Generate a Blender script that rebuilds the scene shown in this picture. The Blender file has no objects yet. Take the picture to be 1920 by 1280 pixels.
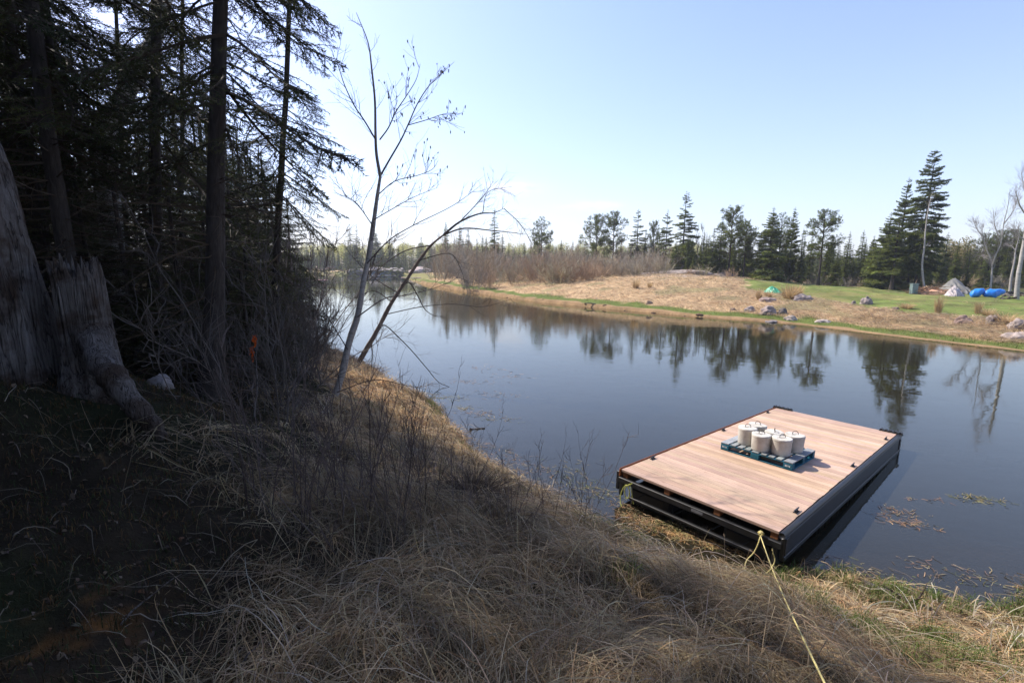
import bpy, math, random
import numpy as np
from mathutils import Matrix, Vector, noise as mnoise
R = math.radians
SC = bpy.context.scene
COL = SC.collection
rng = np.random.default_rng(7)
random.seed(7)

# ------------------------------------------------------------------ camera geometry
F_PX, PITCH, ROLL, CZ = 897.0, 0.160, 0.009, 3.80
_c, _s = math.cos(PITCH), math.sin(PITCH)
_cr, _sr = math.cos(ROLL), math.sin(ROLL)
R0, U0, FW = np.array([1., 0, 0]), np.array([0, _s, _c]), np.array([0, _c, -_s])
RT, UP = _cr * R0 + _sr * U0, _cr * U0 - _sr * R0
EYE = np.array([0, 0, CZ])

def ray(px, py):
    return FW + (px - 960) / F_PX * RT + (640 - py) / F_PX * UP
def at_z(px, py, z=0.0):
    d = ray(px, py); t = (z - CZ) / d[2]
    return EYE + t * d
def at_y(px, py, y):
    d = ray(px, py)
    return EYE + d * (y / d[1])
def project(P):
    P = np.atleast_2d(P) - EYE
    d = P @ FW
    d = np.where(np.abs(d) < 1e-6, 1e-6, d)
    return 960 + F_PX * (P @ RT) / d, 640 - F_PX * (P @ UP) / d, d

# ------------------------------------------------------------------ helpers
def unit(v):
    return v / np.maximum(np.linalg.norm(v, axis=-1, keepdims=True), 1e-9)

class MB:
    """collects faces and links them as one mesh"""
    def __init__(self):
        self.v, self.q, self.t, self.c, self.n = [], [], [], [], 0
    def add(self, v, f, col=(1, 1, 1)):
        v = np.asarray(v, np.float32).reshape(-1, 3)
        f = np.asarray(f, np.int64)
        if len(f):
            (self.q if f.shape[1] == 4 else self.t).append(f + self.n)
        c = np.empty((len(v), 3), np.float32); c[:] = np.asarray(col, np.float32)
        self.v.append(v); self.c.append(c); self.n += len(v)
        return self
    def merge(self, o, M=None, off=(0, 0, 0), colmul=1.0):
        v = np.concatenate(o.v)
        if M is not None: v = v @ np.asarray(M, np.float32).T
        v = v + np.asarray(off, np.float32)
        n0 = self.n
        self.v.append(v.astype(np.float32)); self.c.append(np.concatenate(o.c) * np.float32(colmul))
        self.q += [f + n0 for f in o.q]; self.t += [f + n0 for f in o.t]
        self.n += len(v)
    def compact(self):
        self.v = [np.concatenate(self.v)]; self.c = [np.concatenate(self.c)]
        if self.q: self.q = [np.concatenate(self.q)]
        if self.t: self.t = [np.concatenate(self.t)]
        return self
    def mesh(self, name, mat, smooth=False):
        me = bpy.data.meshes.new(name)
        v = np.concatenate(self.v); c = np.concatenate(self.c)
        q = np.concatenate(self.q) if self.q else np.zeros((0, 4), np.int64)
        t = np.concatenate(self.t) if self.t else np.zeros((0, 3), np.int64)
        me.vertices.add(len(v)); me.vertices.foreach_set('co', v.astype(np.float32).ravel())
        nl = q.size + t.size
        me.loops.add(nl); me.loops.foreach_set('vertex_index', np.concatenate([q.ravel(), t.ravel()]).astype(np.int32))
        st = np.concatenate([np.arange(len(q)) * 4, q.size + np.arange(len(t)) * 3]).astype(np.int32)
        me.polygons.add(len(st)); me.polygons.foreach_set('loop_start', st)
        me.polygons.foreach_set('use_smooth', np.full(len(st), bool(smooth)))
        me.update(calc_edges=True)
        a = me.color_attributes.new('col', 'FLOAT_COLOR', 'POINT')
        a.data.foreach_set('color', np.concatenate([c, np.ones((len(c), 1), np.float32)], 1).ravel())
        if mat: me.materials.append(mat)
        return me
    def build(self, name, mat, parent=None, smooth=False):
        return link(name, self.mesh(name, mat, smooth), parent)

def link(name, data, parent=None):
    o = bpy.data.objects.new(name, data); COL.objects.link(o)
    if parent is not None: o.parent = parent
    return o
def tag(o, label=None, cat=None, group=None, kind=None):
    if label: o['label'] = label
    if cat: o['category'] = cat
    if group: o['group'] = group
    if kind: o['kind'] = kind
    return o
def thing(name, label, cat, loc=(0, 0, 0), rot=(0, 0, 0), group=None, scale=1.0):
    o = link(name, None)
    o.location = tuple(map(float, loc)); o.rotation_euler = rot
    o.scale = (scale,) * 3 if not hasattr(scale, '__len__') else scale
    return tag(o, label, cat, group)

def box(mb, x0, x1, y0, y1, z0, z1, col=(1, 1, 1), bev=0.0):
    if bev <= 0:
        v = [(x, y, z) for z in (z0, z1) for y in (y0, y1) for x in (x0, x1)]
        f = [(0, 2, 3, 1), (4, 5, 7, 6), (0, 1, 5, 4), (2, 6, 7, 3), (0, 4, 6, 2), (1, 3, 7, 5)]
        return mb.add(v, f, col)
    b = bev
    V, Fc, idx = [], [], {}
    xs, ys, zs = (x0, x1), (y0, y1), (z0, z1)
    for i in (0, 1):
        for j in (0, 1):
            for k in (0, 1):
                sx, sy, sz = (1 if i == 0 else -1), (1 if j == 0 else -1), (1 if k == 0 else -1)
                for a in range(3):
                    p = [xs[i], ys[j], zs[k]]
                    if a != 0: p[0] += sx * b
                    if a != 1: p[1] += sy * b
                    if a != 2: p[2] += sz * b
                    idx[(i, j, k, a)] = len(V); V.append(p)
    for a in range(3):
        o1, o2 = [x for x in range(3) if x != a]
        for e in (0, 1):
            ring = []
            for (p, q) in ((0, 0), (1, 0), (1, 1), (0, 1)):
                key = [0, 0, 0]; key[a] = e; key[o1] = p; key[o2] = q
                ring.append(idx[(*key, a)])
            Fc.append(ring)
        for (p, q) in ((0, 0), (1, 0), (1, 1), (0, 1)):   # edges along axis a
            k0 = [0, 0, 0]; k0[o1] = p; k0[o2] = q
            k1 = list(k0); k0[a] = 0; k1[a] = 1
            Fc.append([idx[(*k0, o1)], idx[(*k0, o2)], idx[(*k1, o2)], idx[(*k1, o1)]])
    mb2 = np.array(V)
    n0 = mb.n
    mb.add(mb2, Fc, col)
    T = [[idx[(i, j, k, 0)], idx[(i, j, k, 1)], idx[(i, j, k, 2)]] for i in (0, 1) for j in (0, 1) for k in (0, 1)]
    mb.t.append(np.array(T) + n0)
    return mb

def tubes(mb, P, Rr, sides=3, col=(1, 1, 1), cap=False):
    """N tubes at once: P (N,K,3), Rr (N,K)"""
    P = np.asarray(P, float)
    if P.ndim == 2: P = P[None]
    N, K, _ = P.shape
    Rr = np.broadcast_to(np.asarray(Rr, float), (N, K))
    T = unit(np.gradient(P, axis=1))
    m = unit(T.mean(1))
    ref = np.where(np.abs(m[:, 2:3]) < 0.8, np.array([[0, 0, 1.]]), np.array([[1., 0, 0]]))[:, None, :]
    A = unit(np.cross(T, np.broadcast_to(ref, T.shape))); B = np.cross(T, A)
    an = np.arange(sides) / sides * 2 * math.pi
    ring = A[:, :, None, :] * np.cos(an)[None, None, :, None] + B[:, :, None, :] * np.sin(an)[None, None, :, None]
    V = P[:, :, None, :] + ring * Rr[:, :, None, None]
    i = np.arange(N)[:, None, None] * (K * sides); k = np.arange(K - 1)[None, :, None] * sides; s = np.arange(sides)[None, None, :]
    s2 = (s + 1) % sides
    Fc = np.stack([i + k + s, i + k + s2, i + k + sides + s2, i + k + sides + s], -1).reshape(-1, 4)
    c = np.asarray(col, float)
    if c.ndim == 2: c = np.repeat(c, K * sides, axis=0)
    n0 = mb.n
    mb.add(V.reshape(-1, 3), Fc, c)
    if cap:
        for kk in (0, K - 1):
            for n in range(N):
                b = n0 + n * K * sides + kk * sides
                for j in range(1, sides - 1):
                    mb.t.append(np.array([[b, b + j, b + j + 1]]))
    return mb

def strips(mb, P, W, side, col):
    """N ribbon blades: P (N,K,3), W (N,K), side (N,3)"""
    N, K, _ = P.shape
    off = side[:, None, :] * W[:, :, None] * 0.5
    V = np.stack([P - off, P + off], 2)
    i = np.arange(N)[:, None] * (K * 2); k = np.arange(K - 1)[None, :] * 2
    b = i + k
    Fc = np.stack([b, b + 1, b + 3, b + 2], -1).reshape(-1, 4)
    c = np.repeat(np.asarray(col), K * 2, axis=0) if np.ndim(col) == 2 else col
    mb.add(V.reshape(-1, 3), Fc, c)

def grow(g, start, d, L, K=5, up=0.0, wig=0.15, droop=0.0):
    N = len(start)
    P = np.empty((N, K, 3)); P[:, 0] = start
    d = unit(d); L = np.broadcast_to(L, (N,))
    for k in range(1, K):
        d = unit(d + g.normal(0, wig, (N, 3)) + np.array([0, 0, (up - droop * k / K) / K * 2]))
        P[:, k] = P[:, k - 1] + d * (L / (K - 1))[:, None]
    return P
def kids(g, P, n, t0, t1, a0, a1):
    """starting points and directions of n children on every parent"""
    N, K, _ = P.shape
    pi = np.repeat(np.arange(N), n)
    t = g.uniform(t0, t1, N * n) * (K - 1)
    k = np.minimum(t.astype(int), K - 2); f = (t - k)[:, None]
    a, b = P[pi, k], P[pi, k + 1]
    T = unit(b - a)
    ax = unit(np.cross(T, g.normal(0, 1, (N * n, 3))))
    an = g.uniform(a0, a1, N * n)[:, None]
    return a * (1 - f) + b * f, unit(T * np.cos(an) + ax * np.sin(an)), t / (K - 1), pi
def taper(R0_, R1_, N, K):
    t = np.linspace(0, 1, K)[None]
    return np.asarray(R0_).reshape(-1, 1) * (1 - t) + np.asarray(R1_).reshape(-1, 1) * t * np.ones((N, 1))

# ------------------------------------------------------------------ materials
def newmat(name):
    m = bpy.data.materials.new(name); m.use_nodes = True
    nt = m.node_tree; nt.nodes.clear()
    return m, nt
class NT:
    def __init__(self, nt): self.nt = nt
    def n(self, typ, inputs=None, **kw):
        nd = self.nt.nodes.new(typ)
        for k, v in kw.items(): setattr(nd, k, v)
        for k, v in (inputs or {}).items():
            s = nd.inputs[k]
            if isinstance(v, bpy.types.NodeSocket): self.nt.links.new(v, s)
            else: s.default_value = v
        return nd
    def ramp(self, fac, stops):
        nd = self.n('ShaderNodeValToRGB', {'Fac': fac})
        el = nd.color_ramp.elements
        while len(el) < len(stops): el.new(0.5)
        for e, (p, c) in zip(el, stops): e.position = p; e.color = (*c, 1) if len(c) == 3 else c
        return nd.outputs[0]
    def mix(self, fac, a, b, mode='MIX'):
        nd = self.n('ShaderNodeMix', data_type='RGBA', blend_type=mode)
        for sock, v in ((nd.inputs[0], fac), (nd.inputs[6], a), (nd.inputs[7], b)):
            if isinstance(v, bpy.types.NodeSocket): self.nt.links.new(v, sock)
            else: sock.default_value = v if not isinstance(v, tuple) or len(v) == 4 else (*v, 1)
        return nd.outputs[2]
    def math(self, op, a, b=0.0):
        nd = self.n('ShaderNodeMath', operation=op)
        for s, v in ((nd.inputs[0], a), (nd.inputs[1], b)):
            if isinstance(v, bpy.types.NodeSocket): self.nt.links.new(v, s)
            else: s.default_value = v
        return nd.outputs[0]
    def coords(self, kind='Object', scale=(1, 1, 1)):
        tc = self.n('ShaderNodeTexCoord')
        return self.n('ShaderNodeMapping', {'Vector': tc.outputs[kind], 'Scale': scale}).outputs[0]
    def noise(self, vec, scale, detail=4, rough=0.55, dist=0.0):
        return self.n('ShaderNodeTexNoise', {'Vector': vec, 'Scale': scale, 'Detail': detail, 'Roughness': rough, 'Distortion': dist}).outputs[0]
    def out(self, sh, disp=None):
        self.n('ShaderNodeOutputMaterial', {'Surface': sh})
def attr_col(k):
    return k.n('ShaderNodeAttribute', attribute_name='col').outputs['Color']

def leafy(name, tint=(1, 1, 1), trans=0.25, rough=0.75, spec=0.2, var=0.35, nscale=1.3):
    """vertex colour times a soft clumpy variation, part of the light passing through"""
    m, nt = newmat(name); k = NT(nt)
    n = k.noise(k.coords('Object'), nscale, 3)
    v = k.ramp(n, [(0.3, (1 - var,) * 3), (0.7, (1 + var * 0.6,) * 3)])
    c = k.mix(1.0, k.mix(1.0, attr_col(k), (*tint, 1), 'MULTIPLY'), v, 'MULTIPLY')
    p = k.n('ShaderNodeBsdfPrincipled', {'Base Color': c, 'Roughness': rough, 'Specular IOR Level': spec})
    if trans > 0:
        t = k.n('ShaderNodeBsdfTranslucent', {'Color': c})
        s = k.n('ShaderNodeMixShader', {0: trans, 1: p.outputs[0], 2: t.outputs[0]})
        k.out(s.outputs[0])
    else: k.out(p.outputs[0])
    return m

def barkmat(name, stops, sx=(6, 6, 1.2), bump=0.6, scale=3.0, use_attr=False, dist=0.03):
    m, nt = newmat(name); k = NT(nt)
    vec = k.coords('Object', sx)
    n1 = k.noise(vec, scale, 6, 0.65, 0.6); n2 = k.noise(k.coords('Object'), 0.9, 3)
    c = k.mix(k.math('MULTIPLY', n2, 0.5), k.ramp(n1, stops), k.ramp(n2, [(0.3, stops[0][1]), (0.75, stops[-1][1])]))
    if use_attr: c = k.mix(1.0, c, attr_col(k), 'MULTIPLY')
    b = k.n('ShaderNodeBump', {'Strength': bump, 'Distance': dist, 'Height': n1})
    p = k.n('ShaderNodeBsdfPrincipled', {'Base Color': c, 'Roughness': 0.9, 'Specular IOR Level': 0.2, 'Normal': b.outputs[0]})
    k.out(p.outputs[0]); return m

def plain(name, col, rough=0.5, spec=0.5, metal=0.0, var=0.25, nscale=8.0, bump=0.15, bdist=0.004, use_attr=False, sx=(1, 1, 1)):
    m, nt = newmat(name); k = NT(nt)
    n = k.noise(k.coords('Object', sx), nscale, 5, 0.6)
    lo = tuple(x * (1 - var) for x in col); hi = tuple(min(1, x * (1 + var)) for x in col)
    c = k.ramp(n, [(0.3, lo), (0.7, hi)])
    if use_attr: c = k.mix(1.0, c, attr_col(k), 'MULTIPLY')
    b = k.n('ShaderNodeBump', {'Strength': bump, 'Distance': bdist, 'Height': n})
    p = k.n('ShaderNodeBsdfPrincipled', {'Base Color': c, 'Roughness': rough, 'Specular IOR Level': spec, 'Metallic': metal, 'Normal': b.outputs[0]})
    k.out(p.outputs[0]); return m

M = {}
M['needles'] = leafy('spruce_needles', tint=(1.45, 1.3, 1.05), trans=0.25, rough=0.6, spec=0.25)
M['far_needles'] = leafy('sun_brightened_needles', tint=(1.95, 1.75, 1.25), trans=0.48, rough=0.6, spec=0.25)  # needle tint raised to put sunlight into the far crowns' colour
M['twig'] = leafy('bare_twigs', trans=0.0, rough=0.8, var=0.3)
M['straw'] = leafy('dry_grass', trans=0.48, rough=0.7, var=0.3, nscale=2.2)
M['green_grass'] = leafy('green_grass', trans=0.35, rough=0.6, var=0.3, nscale=3)
M['litter'] = leafy('leaf_litter', trans=0.1, rough=0.8, var=0.4, nscale=4)
M['weed'] = leafy('water_weed', trans=0.1, rough=0.6, var=0.4, nscale=5)
M['bark'] = barkmat('spruce_bark', [(0.25, (0.02, 0.016, 0.013)), (0.5, (0.055, 0.044, 0.036)), (0.8, (0.11, 0.09, 0.076))], bump=1.0)
M['birch'] = barkmat('birch_bark', [(0.32, (0.05, 0.045, 0.04)), (0.44, (0.36, 0.33, 0.29)), (0.8, (0.52, 0.49, 0.44))], sx=(2, 2, 9), scale=1.6, bump=0.3)
M['grey_birch'] = barkmat('grey_birch_bark', [(0.28, (0.07, 0.06, 0.05)), (0.42, (0.30, 0.27, 0.24)), (0.8, (0.48, 0.45, 0.41))], sx=(3, 3, 8), scale=3.5, bump=0.4, use_attr=True)
def m_deadwood():
    m, nt = newmat('weathered_wood'); k = NT(nt)
    o = k.coords('Object')
    gr = k.noise(k.coords('Object', (16, 16, .9)), 2.0, 7, .7, .8); fine = k.noise(k.coords('Object', (40, 40, 5)), 2.0, 5, .7)
    blot = k.noise(o, 2.4, 5, .62, .5); crack = k.math('ABSOLUTE', k.math('SUBTRACT', k.noise(k.coords('Object', (15, 15, .75)), 1.3, 2, .5, .3), .5))
    c = k.ramp(gr, [(.25, (.08, .066, .055)), (.5, (.25, .22, .195)), (.78, (.45, .415, .38))])
    c = k.mix(k.math('MULTIPLY', fine, .55), c, (.07, .055, .045))
    c = k.mix(k.ramp(blot, [(.45, (0,) * 3), (.62, (.85,) * 3)]), c, (.06, .035, .02))
    c = k.mix(k.ramp(blot, [(.25, (.8,) * 3), (.4, (0,) * 3)]), c, (.2, .19, .165))
    c = k.mix(k.ramp(crack, [(.0, (.85,) * 3), (.022, (0,) * 3)]), c, (.02, .016, .012))
    h = k.math('ADD', k.math('ADD', gr, k.math('MULTIPLY', fine, .5)), k.math('MULTIPLY', k.math('MINIMUM', crack, .05), 9.0))
    b = k.n('ShaderNodeBump', {'Strength': 1.0, 'Distance': .05, 'Height': h})
    p = k.n('ShaderNodeBsdfPrincipled', {'Base Color': c, 'Roughness': .95, 'Specular IOR Level': .1, 'Normal': b.outputs[0]})
    k.out(p.outputs[0]); return m
M['dead_wood'] = m_deadwood()
M['black'] = plain('black_plastic', (0.012, 0.013, 0.015), 0.42, 0.5, nscale=6, var=0.4)
M['black_steel'] = plain('black_steel', (0.011, 0.011, 0.012), 0.45, 0.5, nscale=9, var=0.4)
M['concrete'] = None
M['rope'] = plain('yellow_rope', (0.5, 0.42, 0.17), 0.7, 0.3, nscale=60, var=0.3, bump=0.5)
M['rope_green'] = plain('yellow_green_rope', (0.42, 0.42, 0.1), 0.7, 0.3, nscale=60, var=0.3, bump=0.5)
M['steel_bar'] = plain('rebar_steel', (0.12, 0.1, 0.085), 0.55, 0.5, metal=0.6, nscale=30)

def m_concrete():
    m, nt = newmat('cast_concrete'); k = NT(nt)
    o = k.coords('Object'); n1 = k.noise(o, 6, 6, 0.65); n2 = k.noise(o, 60, 4, 0.7)
    info = k.n('ShaderNodeObjectInfo')
    vec = k.n('ShaderNodeVectorMath', {0: o, 1: info.outputs['Location']}, operation='ADD').outputs[0]
    n3 = k.noise(vec, 3.2, 4, 0.6)
    c = k.ramp(n1, [(0.25, (0.42, 0.39, 0.34)), (0.55, (0.58, 0.55, 0.49)), (0.8, (0.66, 0.63, 0.57))])
    c = k.mix(k.math('MULTIPLY', n2, 0.35), c, (0.32, 0.3, 0.27))
    c = k.mix(k.ramp(n3, [(0.5, (0, 0, 0)), (0.72, (0.55, 0.55, 0.55))]), c, (0.2, 0.18, 0.13))
    h = k.math('ADD', n1, k.math('MULTIPLY', n2, 0.4))
    b = k.n('ShaderNodeBump', {'Strength': 0.5, 'Distance': 0.01, 'Height': h})
    p = k.n('ShaderNodeBsdfPrincipled', {'Base Color': c, 'Roughness': 0.9, 'Specular IOR Level': 0.2, 'Normal': b.outputs[0]})
    k.out(p.outputs[0]); return m
M['concrete'] = m_concrete()

def m_plank(name, base, axis=(1.2, 14, 14), use=True, lo=0.62, rough=0.65, stain=(0.25, 0.13, 0.07)):
    m, nt = newmat(name); k = NT(nt)
    tc = k.n('ShaderNodeTexCoord').outputs['Object']
    off = k.n('ShaderNodeAttribute', attribute_name='col').outputs['Vector']
    offs = k.n('ShaderNodeVectorMath', {0: off, 1: (37, 11, 5)}, operation='MULTIPLY').outputs[0]
    pos = k.n('ShaderNodeVectorMath', {0: tc, 1: offs}, operation='ADD').outputs[0]
    vec = k.n('ShaderNodeMapping', {'Vector': pos, 'Scale': axis}).outputs[0]
    g1 = k.noise(vec, 2.4, 6, 0.62, 1.2); g2 = k.noise(vec, 9, 4, 0.6, 0.4)
    kn = k.n('ShaderNodeTexVoronoi', {'Vector': k.n('ShaderNodeMapping', {'Vector': pos, 'Scale': (2.2, 5.5, 5)}).outputs[0], 'Scale': 1.0}).outputs['Distance']
    c = k.ramp(g1, [(0.28, tuple(x * lo for x in base)), (0.5, base), (0.75, tuple(min(1, x * 1.18) for x in base))])
    c = k.mix(k.math('MULTIPLY', g2, 0.3), c, tuple(x * 0.55 for x in base))
    c = k.mix(k.ramp(kn, [(0.03, (0.75,) * 3), (0.075, (0, 0, 0))]), c, stain)
    if use: c = k.mix(1.0, c, attr_col(k), 'MULTIPLY')
    big = k.noise(tc, .9, 5, .6, .4); spot = k.noise(tc, 7, 4, .7)
    c = k.mix(1.0, c, k.ramp(big, [(.3, (.8, .79, .77)), (.65, (1.03, 1.02, 1.0))]), 'MULTIPLY')
    c = k.mix(k.ramp(spot, [(.64, (0,) * 3), (.76, (.4,) * 3)]), c, tuple(x * .5 for x in base))
    b = k.n('ShaderNodeBump', {'Strength': 0.35, 'Distance': 0.004, 'Height': g1})
    p = k.n('ShaderNodeBsdfPrincipled', {'Base Color': c, 'Roughness': rough, 'Specular IOR Level': 0.3, 'Normal': b.outputs[0]})
    k.out(p.outputs[0]); return m
M['deck'] = m_plank('deck_boards', (0.53, 0.372, 0.268))
M['joist'] = m_plank('joist_wood', (0.30, 0.12, 0.045), axis=(10, 1.2, 10))
M['pallet'] = m_plank('blue_pallet_wood', (0.012, 0.12, 0.19), lo=0.5, rough=0.7, stain=(0.03, 0.08, 0.1))
M['pallet_worn'] = m_plank('worn_pallet_wood', (0.30, 0.33, 0.34), lo=0.45, rough=0.8, axis=(14, 1.5, 14), stain=(0.03, 0.12, 0.17))

def m_rock():
    m, nt = newmat('lichen_granite'); k = NT(nt)
    o = k.coords('Object'); n1 = k.noise(o, 2.5, 6, 0.6); n2 = k.noise(o, 22, 5, 0.7)
    c = k.ramp(n1, [(0.3, (0.15, 0.125, 0.115)), (0.5, (0.29, 0.25, 0.23)), (0.72, (0.42, 0.38, 0.35))])
    c = k.mix(k.math('MULTIPLY', n2, 0.5), c, (0.2, 0.18, 0.16))
    c = k.mix(1.0, c, attr_col(k), 'MULTIPLY')
    b = k.n('ShaderNodeBump', {'Strength': 0.7, 'Distance': 0.05, 'Height': n1})
    p = k.n('ShaderNodeBsdfPrincipled', {'Base Color': c, 'Roughness': 0.9, 'Specular IOR Level': 0.2, 'Normal': b.outputs[0]})
    k.out(p.outputs[0]); return m
M['rock'] = m_rock()

def m_ground():
    m, nt = newmat('bank_ground'); k = NT(nt)
    o = k.coords('Object')
    n1 = k.noise(o, 0.7, 5, 0.6); n2 = k.noise(o, 9, 6, 0.7); n3 = k.noise(o, 55, 4, 0.7)
    v = k.math('ADD', k.math('MULTIPLY', n1, 0.6), k.math('ADD', k.math('MULTIPLY', n2, 0.75), k.math('MULTIPLY', n3, 0.35)))
    vv = k.ramp(v, [(0.5, (0.5,) * 3), (0.85, (1.0,) * 3), (1.0, (1.3,) * 3)])
    c = k.mix(1.0, attr_col(k), vv, 'MULTIPLY')
    b = k.n('ShaderNodeBump', {'Strength': 0.8, 'Distance': 0.06, 'Height': k.math('ADD', n2, k.math('MULTIPLY', n3, 0.4))})
    p = k.n('ShaderNodeBsdfPrincipled', {'Base Color': c, 'Roughness': 0.95, 'Specular IOR Level': 0.1, 'Normal': b.outputs[0]})
    k.out(p.outputs[0]); return m
M['ground'] = m_ground()

def m_water():
    m, nt = newmat('pond_water'); k = NT(nt)
    tc = k.n('ShaderNodeTexCoord').outputs['Object']
    def nz(sc, s, d=3, rot=0.0):
        return k.noise(k.n('ShaderNodeMapping', {'Vector': tc, 'Scale': sc, 'Rotation': (0, 0, rot)}).outputs[0], s, d, 0.5, 0.3)
    fine = nz((1.0, 2.2, 1), 5.0, 3, 0.5)
    wide = nz((1, 1.6, 1), 1.1, 2, 0.3)
    patch = k.ramp(nz((1, 1.4, 1), 0.07, 3), [(0.38, (0.12,) * 3), (0.62, (1,) * 3)])
    h = k.math('ADD', k.math('MULTIPLY', k.math('MULTIPLY', fine, patch), 0.0022), k.math('MULTIPLY', wide, 0.0030))
    b = k.n('ShaderNodeBump', {'Strength': 1.0, 'Distance': 1.0, 'Height': h})
    fr = k.n('ShaderNodeFresnel', {'IOR': 1.56, 'Normal': b.outputs[0]})
    gl = k.n('ShaderNodeBsdfGlossy', {'Color': (1, 1, .92, 1), 'Roughness': 0.02, 'Normal': b.outputs[0]})
    tr = k.n('ShaderNodeBsdfTransparent', {'Color': (0.50, 0.42, 0.30, 1)})
    df = k.n('ShaderNodeBsdfDiffuse', {'Color': (.19, .17, .105, 1)})
    body = k.n('ShaderNodeMixShader', {0: 0.09, 1: tr.outputs[0], 2: df.outputs[0]})
    s = k.n('ShaderNodeMixShader', {0: fr.outputs[0], 1: body.outputs[0], 2: gl.outputs[0]})
    k.out(s.outputs[0]); return m
M['water'] = m_water()

# ------------------------------------------------------------------ shoreline and terrain
def W(pts): return np.array([at_z(*p)[:2] for p in pts])
NEAR = np.concatenate([
    np.array([(-150, 150), (-85, 122), (-48, 84), (-26, 49), (-14.5, 31.)]),
    W([(600, 648), (645, 668), (700, 695), (757, 742), (815, 757), (838, 795), (880, 848), (945, 898), (1030, 944), (1112, 982), (1155, 1002)]),
    np.array([(1.85, 6.15), (2.4, 5.6), (3.1, 5.35), (3.7, 5.6)]),
    W([(1590, 1072), (1700, 1098), (1800, 1128), (1870, 1137), (1925, 1128)]),
    np.array([(6.6, 5.6), (8.5, 5.0), (14, 3), (30, -4), (70, -20), (120, -40)])])
FAR = np.concatenate([
    np.array([(-150, 152), (-118, 156), (-80, 158)]),
    W([(575, 515), (650, 516), (745, 516), (772, 526), (800, 534), (860, 545), (1000, 565), (1150, 580), (1300, 593), (1500, 608), (1700, 633), (1925, 659)]),
    np.array([(25.5, 17), (33, 9), (60, 0), (120, -14)])])
POLY = np.concatenate([NEAR, FAR[::-1]])
def segdist(P, L):
    best = np.full(len(P), 1e9)
    for a, b in zip(L[:-1], L[1:]):
        ab = b - a; t = np.clip(((P - a) @ ab) / (ab @ ab), 0, 1)
        best = np.minimum(best, np.linalg.norm(P - a - t[:, None] * ab, axis=1))
    return best
def inside(P, poly):
    r = np.zeros(len(P), bool)
    x, y = P[:, 0], P[:, 1]
    for (x0, y0), (x1, y1) in zip(poly, np.roll(poly, -1, axis=0)):
        c = (y0 > y) != (y1 > y)
        r ^= c & (x < (x1 - x0) * (y - y0) / (y1 - y0 + 1e-12) + x0)
    return r
def vnoise(P, s, seed=0):
    """cheap smooth value noise, vectorised"""
    q = P * s + seed * 17.3
    i = np.floor(q).astype(np.int64); f = q - i; f = f * f * (3 - 2 * f)
    def h(a, b):
        n = (a * 374761393 + b * 668265263 + seed * 1442695041) & 0x7fffffff
        n = ((n ^ (n >> 13)) * 1274126177) & 0x7fffffff
        return ((n ^ (n >> 16)) & 0xffff) / 65535.0
    a, b = i[:, 0], i[:, 1]
    return (h(a, b) * (1 - f[:, 0]) + h(a + 1, b) * f[:, 0]) * (1 - f[:, 1]) + (h(a, b + 1) * (1 - f[:, 0]) + h(a + 1, b + 1) * f[:, 0]) * f[:, 1]
def bump2(P, c, r, a):
    d2 = ((P - np.array(c)) ** 2 / np.array(r) ** 2).sum(1)
    return a * np.exp(-d2)
def terrain(P, full=False):
    P = np.asarray(P, float).reshape(-1, 2)
    dn, df = segdist(P, NEAR), segdist(P, FAR)
    ins = inside(P, POLY)
    near = dn < df
    s = np.minimum(dn, df)
    zn = np.interp(s, [0, .25, .8, 1.6, 3, 5, 7, 10, 18, 40, 200], [0, .16, .5, .85, 1.3, 1.75, 2.1, 2.4, 2.7, 3.2, 5])
    right = 1 / (1 + np.exp(-(P[:, 0] - 2.9) / .5)) * (P[:, 1] < 9)
    zr = np.interp(s, [0, .4, 1, 2, 3, 5, 7, 10], [0, .06, .2, .55, .95, 1.6, 2.1, 2.4])
    zn = np.where(s < 10, zn * (1 - right) + zr * right, zn)
    zn += bump2(P, (-5.4, 4.6), (2.2, 1.9), 0.85)
    tus = vnoise(P, 1.3, 3) * .24 + vnoise(P, 3.1, 5) * .12 - .17
    zn += tus * np.clip(s / 1.2, 0, 1) * (s < 60)
    zf = np.interp(s, [0, .6, 2, 5, 9, 14, 60, 120, 260], [0, .05, .22, .7, 1.0, 1.1, 1.3, 4.0, 9.0])
    zf += bump2(P, (21, 58), (14, 15), 1.45) + bump2(P, (4, 84), (16, 22), 1.1) + bump2(P, (-14, 104), (9, 24), .4)
    zf += (vnoise(P, .33, 8) - .5) * .7 * np.clip(s / 5, 0, 1) * (vnoise(P, .07, 2)) * (s < 40) + (vnoise(P, 1.1, 9) - .5) * .26 * (vnoise(P, .2, 12)) * np.clip(s / 3, 0, 1)
    z = np.where(near, zn, zf)
    zw = -np.where(near, np.interp(s, [0, .5, 1.0, 1.8, 4, 8], [0, .08, .2, .5, 1.4, 2.4]), np.interp(s, [0, .6, 2, 5], [0, .07, .5, 2.0]))
    z = np.where(ins, zw, z)
    return (z, s, near, ins) if full else z
def tz(x, y): return float(terrain([(x, y)])[0])
def hit(px, py, dmax=400):
    """where the ray through a picture point meets the ground"""
    d = ray(px, py); d = d / d[1]
    ys = np.geomspace(1.0, dmax, 900)
    P = EYE + ys[:, None] * d
    below = P[:, 2] < np.maximum(terrain(P[:, :2]), -0.02)
    i = int(np.argmax(below)) if below.any() else len(ys) - 1
    return P[i]

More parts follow.
